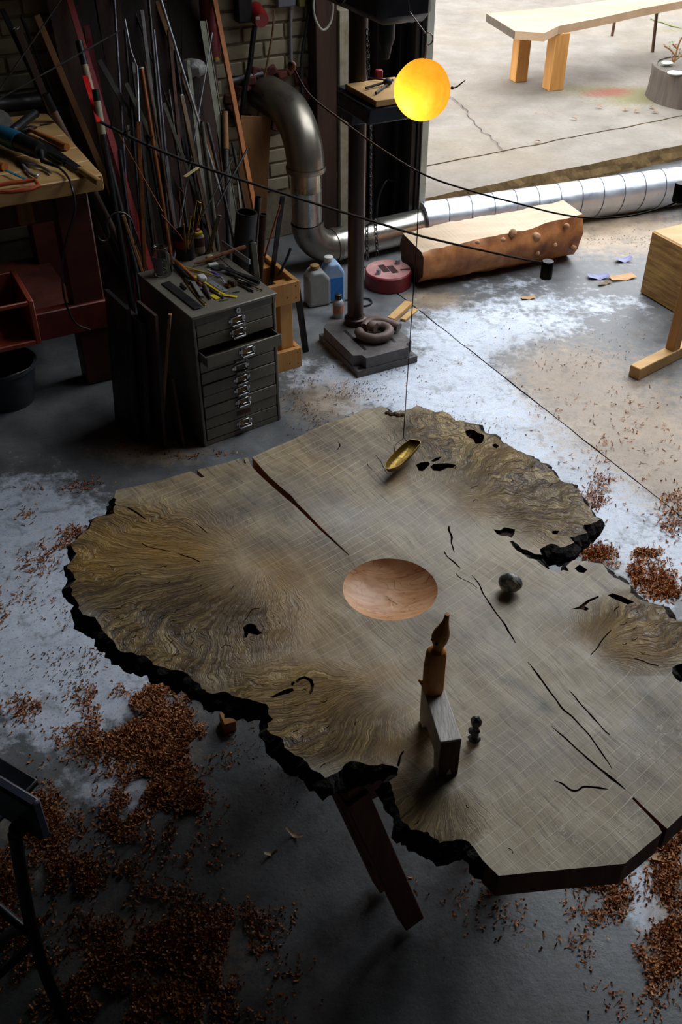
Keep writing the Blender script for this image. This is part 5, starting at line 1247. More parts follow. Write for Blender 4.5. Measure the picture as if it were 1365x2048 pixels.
# ================================================================== RED DISC, CANS, BOTTLE, LOG
rd = P(776, 568); rdt = thing('red_disc_weight', 'heavy red painted disc with slots standing on the floor by the door', 'disc weight', rd)
pinkred = mat('pale_pinkish_paint', (196, 150, 146), (168, 108, 106), 12, .5, 0, .2)  # paler colour than the disc sides
mb = MB(); mb.lathe([(.112, 0), (.118, .004), (.118, .074), (.113, .079), (.02, .079)], rd, 40); part('disc_body', mb, mat('deep_red_paint', (136, 28, 34), (104, 18, 26), 10, .45, 0, .15), rdt)
mb = MB(); mb.lathe([(.112, .079), (.111, .081), (.01, .081)], rd, 40); part('top_face', mb, pinkred, rdt, 'paler pinkish top face')
for (dx, dy, w, l, a) in ((-.022, .006, .034, .085, .35), (.022, -.004, .034, .085, .35), (.085, -.005, .05, .014, .2)):
    mb = MB(); mb.cbox(rd+Vector((dx, dy, .0815)), (w, l, .002), Z3(a), .0008); part('slot', mb, mat('dark_slot_red', (60, 14, 18), (44, 10, 14), 10, .7), rdt)  # slots drawn as thin dark red plates
for (dx, dy) in ((-.05, -.055), (.05, .06)):
    mb = MB(); mb.tube([rd+Vector((dx, dy, .08)), rd+Vector((dx, dy, .105))], .012, 12); part('stud', mb, galv, rdt)
def jerry(px, py, w, dpt, h, m, name, label, capm, cap_dx, liquid=None):
    c = P(px, py); t_ = thing(name, label, 'jerry can', c); M_ = Matrix.Translation(c) @ Matrix.Rotation(R(20), 4, 'Z')
    mb = MB(); prof = [(-w/2, 0), (w/2, 0), (w/2, h*.68), (w*.18, h*.9), (-w*.28, h*.9), (-w/2, h*.72)]
    mb.prism(prof, -dpt/2, dpt/2, M_ @ Matrix.Rotation(R(90), 4, 'X'))
    o = part('can_body', mb, m, t_, smooth=False); bv = o.modifiers.new('bevel', 'BEVEL'); bv.width = .014; bv.segments = 3
    mb = MB(); mb.lathe([(.018, h*.88), (.018, h*.93), (.022, h*.93), (.022, h*1.0), (.018, h*1.01)], M_ @ Vector((cap_dx, 0, 0)), 16); part('cap', mb, capm, t_)
    if liquid:
        mb = MB(); mb.cbox((0, 0, h*.33), (w+.002, dpt+.002, h*.62), b=.014); part('liquid', mb.xf(M_), liquid, t_, 'bright blue liquid level')
    return t_
jerry(635, 606, .115, .09, .20, mat('cloudy_white_plastic', (150, 152, 150), (126, 128, 126), 10, .5), 'white_jerry_can', 'cloudy white plastic can with tan cap on the floor', mat('tan_cap', (150, 116, 70), (124, 94, 56), 10, .5), -.01)
jerry(666, 598, .10, .085, .225, mat('pale_blue_plastic', (150, 176, 206), (120, 150, 186), 10, .4), 'blue_jerry_can', 'clear plastic can of bright blue liquid behind the small bottle', white_p, -.02, mat('blue_liquid', (40, 120, 200), (28, 100, 180), 8, .3))
sb = P(677, 634); sbt = thing('small_bottle', 'small bottle with black cap and brown label by the drill column', 'bottle', sb)
mb = MB(); mb.lathe([(.024, 0), (.026, .004), (.026, .075), (.02, .088), (.014, .092), (.014, .098)], sb, 20); part('bottle_body', mb, mat('grey_bottle', (150, 150, 156), (120, 120, 126), 10, .4), sbt)
mb = MB(); mb.lathe([(.0266, .026), (.0266, .07)], sb, 20, cap=False); part('label_wrap', mb, mat('brown_red_label', (140, 66, 44), (180, 140, 110), 60, .6), sbt, 'brown-red printed label')
mb = MB(); mb.lathe([(.016, .096), (.016, .118), (.013, .12)], sb, 18); part('cap', mb, black, sbt)
mb = MB(); mb.tube(bez([P(690, 600, .006), P(715, 596, .006), P(738, 598, .006), P(744, 606, .006), P(730, 612, .006), P(705, 610, .006)], 30), .004, 6); single('floor_cable', mb, dsteel, 'loop of dark cable on the floor behind the drill column', 'cable')
# half log
lg0, lg1 = P(838, 576), P(1152, 524); ld = (lg1-lg0); Lg = ld.length; ld.normalize(); ln = Vector((-ld.y, ld.x, 0))
log = thing('half_log', 'half log with sawn pale flat top and knobbly brown bark', 'log', (lg0+lg1)/2)
mb = MB(); NL, NR = 46, 22
def logsec(t):
    """bottom-heavy round section with a flat sawn top"""
    w = .30 + .02*math.sin(t*5) - .03*t; h = .225 + .07*t + .006*math.sin(t*7); out = []
    for k in range(NR+1):
        a = R(36) - R(252)*k/NR                            # from back top edge, under, to the front top edge
        x = .5*w*math.cos(a); z = h*.55 + h*.55*math.sin(a)
        x += (.014*noise.noise(Vector((t*7, k*.5, 2))) + .008*noise.noise(Vector((t*22, k*1.1, 6)))); z += .008*noise.noise(Vector((t*9, k*.6, 8)))
        out.append((x, max(.0, z)))
    return out, h
toprow = []
for i in range(NL+1):
    t = i/NL; s, h = logsec(t); c = lg0 + ld*(Lg*t) + ln*.105
    for (x, z) in s: mb.v.append(c + ln*x + Vector((0, 0, z)))
for i in range(NL):
    for k in range(NR):
        a = i*(NR+1)+k; mb.f.append((a, a+1, a+NR+2, a+NR+1))
bark2 = mat('brown_log_bark', (206, 140, 84), (116, 72, 42), 9, .5, 0, .4, c3=(168, 106, 62))
part('bark', mb, bark2, log, recalc=True, ang=80)
tp = MB(); 
for i in range(NL): tp.add([mb.v[i*(NR+1)], mb.v[(i+1)*(NR+1)], mb.v[(i+1)*(NR+1)+NR], mb.v[i*(NR+1)+NR]], [(0, 1, 2, 3)])
part('sawn_top', weld(tp), mat('pale_sawn_wood', (206, 184, 156), (186, 160, 130), 5, .6, 0, .2, (.4, 2, 2), rot=(0, 0, .35)), log, 'pale sawn flat face', smooth=False)
for i in (0, NL):
    em = MB(); em.add(mb.v[i*(NR+1):(i+1)*(NR+1)], [tuple(range(NR+1))]); part('end_grain', em, mat('dark_end_grain', (96, 60, 38), (64, 40, 28), 20, .8, 0, .5), log, smooth=False)
for (px, py, r_) in ((974, 492, .016), (1026, 466, .02), (1072, 474, .024), (1006, 480, .014), (1110, 490, .012), (1054, 494, .012), (1076, 506, .012), (1134, 452, .016), (1148, 496, .016), (955, 486, .014)):
    c = PY(px, py, (lg0+ld*((px-838)/314*Lg)).y - .036); mb2 = MB(); mb2.sphere(c, (r_, r_*.8, r_), 14, 10); mb2.v = [c+(q-c)*(1+.25*noise.noise(q*60)) for q in mb2.v]; part('knot', mb2, mat('pale_knot', (206, 160, 118), (160, 112, 76), 40, .65, 0, .5), log, 'pale knob on the bark')

# ================================================================== DOOR LEAF AND BACK WALL FITTINGS
lf = thing('door_1', 'black steel door leaf folded back at the opening', None, UV(DOOR_U0-.03, 4.6, 0), kind='structure')
blkd = mat('black_steel_door', (30, 30, 33), (20, 20, 23), 6, .45, .2, .1)
e_uv = toUV(P(840, 478)); U1, V1 = e_uv[0], e_uv[1]
LM = ROOM
mb = MB(); mb.cbox((U1-.03, (V1+WALL_V)/2, 1.6), (.03, WALL_V-V1, 3.16), b=.003); part('door_panel', mb.xf(LM), blkd, lf)
for vv in (V1+.03, V1+.17, WALL_V-.05):
    mb = MB(); mb.cbox((U1-.06, vv, 1.6), (.03, .035, 3.16), b=.003); part('stile', mb.xf(LM), blkd, lf)
for k in range(9):
    mb = MB(); a = UV(U1-.055, V1+.17, .25+.3*k); b = UV(U1-.055, WALL_V-.05, .40+.3*k); mb.beam(a, b, .02, .02); part('brace', mb, blkd, lf)
mb = MB(); mb.cbox((U1-.006, V1-.006, 1.6), (.04, .014, 3.16), b=.002); part('edge_strip', mb.xf(LM), mat('pale_edge_strip', (170, 172, 160), (140, 142, 132), 10, .5), lf, 'pale grey strip on the free edge')
mb = MB(); mb.tube(bez([UV(U1-.08, V1+.16, .28), UV(U1-.14, V1+.14, .30), UV(U1-.2, V1+.12, .22), UV(U1-.22, V1+.1, .1)], 14), .006, 8); part('bolt_rod', mb, dsteel, lf)
# posts on the wall left of the leaf
def wallpost(px0, px1, m, label, name, vth=.06, z1_=1.9, z0_=0.0):
    a, b = PV(px0, 250, WALL_V-.02), PV(px1, 250, WALL_V-.02); ua, ub = toUV(a)[0], toUV(b)[0]
    mb = MB(); mb.cbox(((ua+ub)/2, WALL_V-.004-vth/2, (z0_+z1_)/2), (ub-ua, vth, z1_-z0_), b=.004); return single(name, mb.xf(ROOM), m, label, 'post')
wallpost(622, 662, darkw, 'dark brown timber post on the wall right of the duct elbow', 'timber_post', .09)
wallpost(664, 696, mat('chipped_white_paint', (190, 182, 160), (150, 138, 112), 12, .7, 0, .5), 'chipped white painted post behind the drill column', 'painted_post', .11, PV(680, 20, WALL_V-.1).z)
wallpost(697, 712, mat('grey_violet_post', (92, 84, 88), (70, 62, 66), 10, .7), 'grey strip post beside the white post', 'grey_post', .06)
wallpost(714, 730, tanw, 'narrow orange-brown wooden strip behind the drill column', 'wooden_strip', .05)
wallpost(732, 768, dsteel, 'blackened steel jamb next to the folded door', 'steel_jamb', .12)
# electrics
def wp(px, py, off=.02): return PV(px, py, WALL_V-off)
def wbox(name, label, x0, y0, x1, y1, dth, m, cat):
    a, b = wp(x0, y1, dth), wp(x1, y0, dth); ua, ub = toUV(a)[0], toUV(b)[0]
    mb = MB(); mb.cbox(((ua+ub)/2, WALL_V-dth/2-.001, (a.z+b.z)/2), (ub-ua, dth, b.z-a.z), b=.006); return single(name, mb.xf(ROOM), m, label, cat)
wbox('isolator_box', 'dark grey isolator box at the top of the wall', 478, -40, 503, 48, .06, dsteel, 'switch box')
rs = thing('red_socket', 'round red industrial socket on the brick wall', 'socket', wp(517, 30, .06))
c = wp(517, 26, .05); mb = MB(); mb.tube([UV(toUV(c)[0], WALL_V, c.z), UV(toUV(c)[0], WALL_V-.07, c.z-.02), UV(toUV(c)[0], WALL_V-.09, c.z-.025)], [.045, .04, .034], 20); part('socket_body', mb, redp, rs)
mb = MB(); mb.cbox(c+Vector((0, -.06, -.01)), (.02, .004, .012), None, .001); part('rating_plate', mb, white_p, rs)
wbox('double_socket', 'grey double socket plate at the top edge of the wall', 556, -25, 592, 17, .035, mat('grey_socket', (110, 112, 124), (94, 96, 106), 10, .5), 'socket')
wbox('yellow_tag_box', 'small olive yellow box beside the double socket', 598, -20, 612, 16, .03, mat('olive_yellow', (120, 112, 40), (96, 90, 30), 10, .6), 'box')
def wtube(name, label, pts, r, m, cat, off=.02):
    mb = MB(); mb.tube(bez([wp(x, y, off) for x, y in pts], 26), r, 8); return single(name, mb, m, label, cat)
wtube('wall_conduit', 'grey vertical conduit above the wooden ball', [(582, 20), (582, 70), (583, 122)], .008, mat('grey_conduit', (136, 130, 140), (116, 110, 120), 10, .5), 'conduit', .012)
wtube('wall_conduit', 'pale sloping conduit left of the wooden ball', [(462, 162), (500, 152), (526, 146)], .010, mat('grey_conduit', (1, 1, 1)), 'conduit', .012)
wtube('thick_black_cable', 'thick black cable hanging below the red socket', [(510, 52), (506, 80), (500, 130), (490, 175), (484, 230)], .013, black, 'cable', .05)
wtube('brown_rope', 'pair of thin brown ropes hanging above the duct elbow', [(548, 20), (546, 60), (536, 120), (524, 180), (512, 260)], .005, mat('brown_rope', (122, 92, 60), (90, 66, 42), 40, .9), 'rope', .04)
wtube('black_cable', 'long black cable running down right of the duct elbow', [(624, -10), (612, 60), (604, 120), (606, 190), (622, 250)], .008, black, 'cable', .04)
mb = MB(); cc2 = [PV(x, y, 4.55) for x, y in [(632, -20), (627, 10), (632, 40), (646, 60), (660, 48), (666, 20), (664, -20)]]; mb.tube(bez(cc2, 36), .0055, 8); single('white_cable_loop', mb, mat('off_white_cable', (176, 172, 160), (150, 146, 134), 20, .5), 'loop of off-white cable hanging beside the white post', 'cable')
mb = MB(); a, b = PV(508, 230, 4.5), PV(470, 520, 4.3); mb.beam(P(500, 520, .05), PV(512, 232, 4.62), .16, .012, (SA, -CA, .2)); single('plywood_sheet', mb, tanw, 'tan plywood sheet standing behind the duct', 'sheet')
# ================================================================== THINGS ON THE SLAB
def TT(px, py, dz=0): return P(px, py, ZT+dz)
# stone
sc_ = TT(1020, 1180); mb = MB(); mb.sphere(sc_+Vector((0, .0, .0235)), (.026, .022, .0245), 32, 22, Matrix.Rotation(.3, 3, 'Y'))
c0 = sc_+Vector((0, 0, .0235)); mb.v = [c0+(q-c0)*(1+.22*noise.noise(q*22+Vector((4, 1, 0)))+.05*noise.noise(q*60)) for q in mb.v]
zmin = min(q.z for q in mb.v); mb.v = [q + Vector((0, 0, ZT-zmin-.0005)) for q in mb.v]
sm, snt, sbb = newmat('veined_dark_stone'); N = NT(snt); tc = N.n('ShaderNodeTexCoord').outputs['Object']
nz = N.noise(tc, 60, 4, .6); v1 = N.noise(tc, 26, 3, .5, 1.5)
c_ = N.ramp(nz, [(.3, srgb(44, 48, 54)), (.6, srgb(108, 112, 116)), (.8, srgb(180, 180, 178))]); c_ = N.mix(N.ramp(N.math('ABSOLUTE', N.math('SUBTRACT', v1, .5)), [(.01, G(.9)), (.05, G(0))]), c_, srgb(196, 190, 170))
snt.links.new(c_, sbb.inputs['Base Color']); sbb.inputs['Roughness'].default_value = .38
single('stone', mb, sm, 'rounded dark grey pebble with pale veins on the slab', 'stone', ang=70)
# wooden block on feet
f0 = TT(902, 1552); b0 = TT(872, 1442); fx = P(903, 1481, ZT+.1); bx = P(868, 1376, ZT+.1)
bdir = (Vector((bx.x, bx.y, 0))-Vector((fx.x, fx.y, 0))); BLn = bdir.length + .012; ba = math.atan2(bdir.y, bdir.x)-math.pi/2
KM = Matrix.Translation(Vector((fx.x, fx.y, ZT))) @ Matrix.Rotation(ba, 4, 'Z')
kw, kh = .040, .10
blk_t = thing('wooden_block', 'weathered grey wooden block on notched feet supporting the carved figure', 'block', Vector((fx.x, fx.y, ZT)))
mb = MB()
side = [(0, 0), (.026, 0), (.034, .036), (BLn-.034, .036), (BLn-.022, 0), (BLn, 0), (BLn+.004, kh), (0, kh)]
for sx in (-1, 1):
    pass
Mside = KM @ Matrix(((0, 0, 1, -kw/2), (1, 0, 0, 0), (0, 1, 0, 0), (0, 0, 0, 1)))
mb.prism(side, 0, kw, Mside)
bwood = mat('weathered_block_wood', (238, 234, 230), (186, 172, 160), 30, .7, 0, .5, (2, .4, 1))
ob = part('block_body', mb, bwood, blk_t, smooth=False); bv = ob.modifiers.new('bevel', 'BEVEL'); bv.width = .002; bv.segments = 2
em = MB(); em.prism([(-kw/2+.002, .0), (-.004, .0), (.003, .022), (.008, .0), (kw/2-.002, 0), (kw/2-.002, kh-.003), (-kw/2+.002, kh-.003)], 0, .0015, KM @ Matrix(((1, 0, 0, 0), (0, 0, -1, 0), (0, 1, 0, .001), (0, 0, 0, 1))))
part('front_face', em, mat('dark_red_end_wood', (78, 46, 34), (50, 28, 22), 24, .75, 0, .3, (2, 2, .3)), blk_t, 'dark reddish end face with a small notch', smooth=False)
# carved figure
fg0 = P(866, 1379, ZT+kh); fig = thing('carved_figure', 'carved amber wooden bird-like figure standing on the grey block', 'figurine', fg0)
rings_ = [(0, 0, 0, .0195, .0165), (.004, 0, 0, .0205, .0172), (.06, 0, 0, .0205, .017), (.098, .001, 0, .019, .016), (.106, .002, 0, .0165, .0145), (.112, .003, 0, .0095, .0095), (.119, .004, 0, .0098, .0098), (.130, .005, 0, .0142, .0135), (.142, .0058, 0, .0162, .0145), (.154, .0072, 0, .0145, .0125), (.166, .010, 0, .0100, .0088), (.178, .0125, 0, .0062, .006), (.190, .014, 0, .0046, .0046), (.197, .0146, 0, .0042, .0042)]
mb = MB(); nf = 16
for (z_, ox, oy, rx_, ry_) in rings_:
    for k in range(nf):
        a = 2*math.pi*k/nf + .2; w = 1 + (.06*(1 if k % 4 == 2 else 0) if z_ < .1 else 0)
        mb.v.append(fg0 + Vector((ox+rx_*math.cos(a)*w, oy+ry_*math.sin(a)*w, z_)))
for i in range(len(rings_)-1):
    for k in range(nf): mb.f.append((i*nf+k, i*nf+(k+1) % nf, (i+1)*nf+(k+1) % nf, (i+1)*nf+k))
mb.f.append(tuple(range(nf-1, -1, -1))); mb.f.append(tuple(range((len(rings_)-1)*nf, len(rings_)*nf)))
amber = mat('amber_carved_wood', (226, 150, 62), (184, 110, 40), 22, .55, 0, .35, (1.5, 1.5, .4))
part('body', mb, amber, fig, ang=25)
mb = MB(); mb.sphere(fg0+Vector((-.002, -.0135, .136)), .0032, 10, 8); mb2 = MB(); part('eye', mb, black, fig, 'dark drilled eye')
mb = MB(); mb.sphere(fg0+Vector((-.0095, -.004, .138)), .0026, 10, 8); part('eye', mb, black, fig)
mb = MB(); mb.tube([fg0+Vector((-.017, .002, .012)), fg0+Vector((-.027, .004, .022))], [.006, .002], 8); part('tail_nub', mb, amber, fig)
# small black stack
st0 = TT(948, 1481); stk = thing('pebble_stack', 'tiny stack of black stone pieces beside the wooden block', 'figurine', st0)
coal = mat('black_slate', (44, 46, 50), (26, 28, 32), 40, .55, 0, .4)
for (z_, dx, rx_, ry_, rz_) in ((.006, 0, .0125, .010, .006), (.017, .001, .007, .007, .008), (.028, -.001, .0115, .009, .0055), (.038, .001, .006, .006, .007), (.054, 0, .0105, .008, .015)):
    mb = MB(); c = st0+Vector((dx, 0, z_)); mb.sphere(c, (rx_, ry_, rz_), 14, 10); mb.v = [c+(q-c)*(1+.3*noise.noise(q*120)) for q in mb.v]
    if z_ < .01: mb.v = [Vector((q.x, q.y, max(q.z, ZT))) for q in mb.v]
    part('stone_piece', mb, coal, stk, ang=30)

# ================================================================== MOBILE: LAMP, ARMS, BRASS BOAT
YM = TT(808, 905).y
MXY = PY(843, 230, YM)
string_x = P(808, 884, ZT+.045)
lampc = PY(845, 180, YM); LR = .0588
# the boat
boat = thing('brass_boat', 'small open brass boat hanging just above the slab', 'boat', P(806, 915, ZT+.02))
ZR = ZT+.034
rim_px = [(821.5, 877), (842.5, 882), (832, 898), (820.6, 911), (801.3, 929.5), (785, 936.8), (773.9, 937.6), (770.6, 930.3), (780.3, 914), (804.5, 890)]
rim = bez([P(x, y, ZR) for x, y in rim_px] + [P(*rim_px[0], ZR)], 60)[:-1]
rc = sum(rim, Vector())/len(rim); nn = len(rim); mb = MB()
levels = [(1.0, 0), (.97, -.006), (.88, -.014), (.7, -.0195), (.35, -.021)]
for (s, dz) in levels: mb.v += [Vector((rc.x+(q.x-rc.x)*s, rc.y+(q.y-rc.y)*s, ZR+dz)) for q in rim]
for (s, dz) in [(.30, -.0195), (.64, -.018), (.82, -.0125), (.92, -.005), (.955, 0)]: mb.v += [Vector((rc.x+(q.x-rc.x)*s, rc.y+(q.y-rc.y)*s, ZR+dz)) for q in rim]
nl = 10
for i in range(nl-1):
    if i == 4: continue
    for k in range(nn): mb.f.append((i*nn+k, i*nn+(k+1) % nn, (i+1)*nn+(k+1) % nn, (i+1)*nn+k))
mb.f.append(tuple(range(4*nn, 5*nn))); mb.f.append(tuple(range(5*nn, 6*nn)))
mb.f += [((nl-1)*nn+k, (nl-1)*nn+(k+1) % nn, (k+1) % nn, k) for k in range(nn)]
part('hull', mb, mat('old_brass', (150, 122, 50), (104, 82, 30), 40, .42, .8, .25), boat, ang=50)
mb = MB(); A_, B_ = P(789.5, 905, ZR), P(813.5, 882, ZR); top_l = P(807, 877, ZR+.012)
mb.tube(bez([A_, P(792, 890, ZR+.012), top_l, P(811, 879, ZR+.006), B_], 24), .0009, 6); part('wire_loop', mb, dsteel, boat)
# string, lamp and arms belong to one hanging mobile
mob = thing('hanging_mobile', 'hanging mobile of black thread and dark twig arms with weights', 'mobile', Vector((MXY.x, YM, ZR+.012)))
tp_ = PY(846, 236, YM)
mb = MB(); mb.tube([top_l, PY(835, 470, YM), PY(843, 238, YM)], .0012, 6); part('thread', mb, black, mob)
q1 = [(200, 243), (262, 275), (330, 305), (400, 332), (520, 372), (640, 410), (760, 447), (835, 470), (900, 486), (980, 504), (1050, 519), (1092, 526)]
mb = MB(); c1 = bez([PY(x, y, YM+.004) for x, y in q1], 60); mb.tube(c1, [.0036 - .0014*i/60 + .0005*noise.noise(p*60) for i, p in enumerate(c1)], 7); tw = part('twig_arm', mb, mat('dark_twig', (52, 42, 34), (32, 26, 22), 40, .7, 0, .4), mob)
for (i, dx, dz) in ((2, .012, .03), (4, .03, .012), (5, -.006, .03), (8, .02, .02), (10, .03, -.02), (15, .01, .012), (3, .02, -.02)):
    mb = MB(); p = c1[i]; mb.tube([p, p+Vector((dx*.5, 0, dz*.5)), p+Vector((dx*.9, .0, dz))], [.0022, .0016, .0006], 6); part('thorn', mb, mat('pale_thorn', (120, 100, 70), (90, 72, 50), 40, .6), tw)
def weight(px, py, h, w, label):
    p = PY(px, py, YM+.004); mb = MB(); mb.lathe([(w*.95, -h), (w, -h+.002), (w, -.003), (w*.9, 0)], p, 14); part('weight', mb, black, mob, label)
weight(1097, 522, .042, .0145, 'black cylindrical weight')
q2 = [(588, 138), (620, 190), (680, 238), (760, 296), (850, 350), (950, 384), (1040, 408), (1110, 426), (1180, 436), (1260, 432), (1330, 414), (1362, 400)]
mb = MB(); c2 = bez([PY(x, y, YM+.03) for x, y in q2], 60); mb.tube(c2, [.0022]*30+[.002]*31, 7); part('twig_arm', mb, mat('dark_twig', (1, 1, 1)), mob)
p = PY(584, 132, YM+.03); mb = MB(); mb.sphere(p, (.0092, .0092, .0105), 18, 12); part('wooden_ball', mb, mat('brown_gall', (134, 84, 48), (100, 60, 36), 40, .6, 0, .3), mob, 'brown wooden ball on the arm end')
p = PY(1365, 366, YM+.03); mb = MB(); mb.lathe([(.014, -.042), (.0145, -.04), (.0145, -.003), (.013, 0)], p, 14); part('weight', mb, black, mob, 'black weight at the frame edge')
# wire hanger above the lamp
mb = MB(); a_ = PY(820, 24, YM); b_ = PY(851, 66, YM); rcx = PY(857, 78, YM)
mb.tube([a_, b_], .0014, 7); rg = []
for k in range(15): an_ = R(120 - k*17); rg.append(rcx + Vector((.0095*math.cos(an_), 0, .0115*math.sin(an_))))
mb.tube([b_] + rg, .0013, 7); mb.tube([rg[-1], PY(850, 120, YM)], .0009, 6)
mb.tube([a_, PY(812, -60, YM), PY(806, -200, YM)+Vector((0, 0, .3))], .0012, 6)
part('wire_hanger', mb, galv, mob, 'bright bent wire hanger')
# the lamp: thin dried-fruit-skin globe with a bulb inside
lamp = thing('globe_lamp', 'glowing orange globe lamp with a stem, hanging by the doorway', 'lamp', lampc-Vector((0, 0, LR)))
gm = bpy.data.materials.new('glowing_skin'); gm.use_nodes = True; MATS['glowing_skin'] = gm; nt = gm.node_tree; nt.nodes.remove(nt.nodes['Principled BSDF']); N = NT(nt)
tcl = N.n('ShaderNodeTexCoord').outputs['Object']; nl1 = N.noise(tcl, 14, 4, .6, .6); nl2 = N.noise(tcl, 60, 3, .6)
colr = N.ramp(N.math('ADD', N.math('MULTIPLY', nl1, .8), N.math('MULTIPLY', nl2, .2)), [(.3, (.95, .36, .02, 1)), (.55, (1, .52, .07, 1)), (.75, (1, .64, .14, 1))])
tr_ = N.n('ShaderNodeBsdfTranslucent'); N.l.new(colr, tr_.inputs[0]); df = N.n('ShaderNodeBsdfDiffuse'); df.inputs[0].default_value = (.55, .2, .03, 1)
mx_ = N.n('ShaderNodeMixShader'); mx_.inputs[0].default_value = .22; N.l.new(tr_.outputs[0], mx_.inputs[1]); N.l.new(df.outputs[0], mx_.inputs[2])
out_ = [n_ for n_ in nt.nodes if n_.type == 'OUTPUT_MATERIAL'][0]; N.l.new(mx_.outputs[0], out_.inputs[0])
mb = MB(); mb.sphere(lampc, (LR, LR, LR*1.03), 40, 28); mb.v = [lampc+(q-lampc)*(1+.03*noise.noise((q-lampc)*22)) for q in mb.v]
part('shade', mb, gm, lamp, 'thin glowing orange skin', ang=80)
mb = MB(); st_ = PY(905, 176, YM); mb.sphere(st_, .0035, 10, 8); mb.tube(bez([st_, PY(914, 174, YM), PY(924, 166, YM), PY(932, 160, YM)], 10), [.0016]*8+[.0012, .001, .0006], 6); part('stem', mb, mat('dark_stem', (70, 44, 30), (46, 30, 22), 40, .7), lamp, 'thin dark stem')
pt = bpy.data.lights.new('globe_bulb', 'POINT'); pt.energy = LAMP_W; pt.color = (1, .78, .42); pt.shadow_soft_size = .012
pto = bpy.data.objects.new('globe_bulb', pt); COL.objects.link(pto); pto.location = lampc + Vector((-.024, -.020, -.014)); 
pto.parent = lamp; pto.location = pto.location - lamp.location

# ================================================================== TRESTLES UNDER THE SLAB
tw_m = mat('trestle_wood', (142, 84, 48), (104, 58, 34), 12, .65, 0, .3, (1.6, 1.6, .2))
def trestle(cx, cy, ang_, half, label, foot=.2):
    c = Vector((cx, cy, 0)); t_ = thing('trestle', label, 'trestle', c, 'trestles under the slab'); M_ = Matrix.Translation(c) @ Matrix.Rotation(ang_, 4, 'Z'); zt_ = ZT-ST-.002
    mb = MB(); mb.cbox((0, 0, zt_-.035), (2*half, .06, .07), b=.003); part('top_beam', mb.xf(M_), tw_m, t_)
    for sx in (-1, 1):
        for sy in (-1, 1):
            mb = MB(); mb.beam(M_ @ Vector((sx*(half-.08), sy*.03, zt_-.02)), M_ @ Vector((sx*(half-.02), sy*foot, .02)), .05, .035, (1, 0, 0)); part('leg', mb, tw_m, t_)
        mb = MB(); mb.beam(M_ @ Vector((sx*(half-.05), -foot*.66, .2)), M_ @ Vector((sx*(half-.05), foot*.66, .2)), .03, .05); part('brace', mb, tw_m, t_)
lt = P(690, 1590, ZT-ST-.02); lf2 = P(818, 1842, .02)
trestle(.20, 2.0, R(18), .36, 'brown timber trestle under the far part of the slab', .14)
tA = P(706, 1585, ZT-ST-.03); fA = P(822, 1836, .02); ed_ = Vector((fA.x-tA.x, fA.y-tA.y, 0)).normalized(); pp_ = Vector((-ed_.y, ed_.x, 0))
nt1 = thing('trestle', 'brown timber trestle with a slanting leg under the near part of the slab', 'trestle', Vector((fA.x, fA.y, 0)), 'trestles under the slab')
zt_ = ZT-ST-.002; b0_ = Vector((tA.x, tA.y, 0)) + pp_*.02
mb = MB(); mb.beam(b0_ - ed_*.02 + Vector((0, 0, zt_-.035)), b0_ + ed_*.62 + Vector((0, 0, zt_-.035)), .06, .07, b=.003); part('top_beam', mb, tw_m, nt1)
for k_, off_ in enumerate((Vector(), pp_*.07)):
    mb = MB(); mb.beam(tA+off_, fA+off_*1.6, .052, .04, (pp_.x, pp_.y, 0)); part('leg', mb, tw_m, nt1)
    mb = MB(); mb.beam(tA+off_+ed_*.5, fA+off_*1.6+ed_*.30, .052, .04, (pp_.x, pp_.y, 0)); part('leg', mb, tw_m, nt1)

# ================================================================== RIGHT: TIMBER BLOCK AND SAWHORSE
kb = P(1281, 585); ku, kv = toUV(kb)
mb = MB(); bh = PY(1303, 461, kb.y).z
blt = thing('timber_block', 'large squared timber block with rough striped face at right', 'timber', kb)
mb.cbox((ku+.6, kv-.25, bh/2), (1.2, .5, bh), b=.006); part('sawn_sides', mb.xf(ROOM), mat('block_pale_wood', (214, 170, 120), (186, 138, 88), 5, .6, 0, .3, (.4, 2, 2), rot=(0, 0, .5)), blt, smooth=False)
mb = MB(); mb.cbox((ku-.001, kv-.25, bh/2), (.008, .492, bh-.01), b=.003); part('rough_face', mb.xf(ROOM), mat('striped_rough_wood', (216, 168, 92), (140, 96, 46), 10, .7, 0, .6, (1, .8, 6), rot=(.5, 0, 0)), blt, 'dark striped rough-sawn face')
sh0 = P(1275, 758); shd = (P(1365, 712)-P(1275, 758)).normalized()
sw = thing('sawhorse', 'pine trestle leg with flat foot at the right edge', 'trestle', sh0)
mb = MB(); mb.beam(sh0+Vector((0, .02, .0275))-shd*.02, sh0+shd*.6+Vector((0, .02, .0275)), .055, .055, b=.003); part('foot', mb, pine_x, sw)
ft = sh0 + shd*.24 + Vector((0, .02, .05)); mb = MB(); mb.beam(ft, ft + shd*.02 + Vector((0, 0, .75)), .045, .05, (shd.x, shd.y, 0), .003); part('leg', mb, pine, sw)
mb = MB(); mb.beam(ft+shd*.02+Vector((0, 0, .76)), ft+shd*.8+Vector((0, 0, .76)), .06, .06); part('top_rail', mb, pine_x, sw)

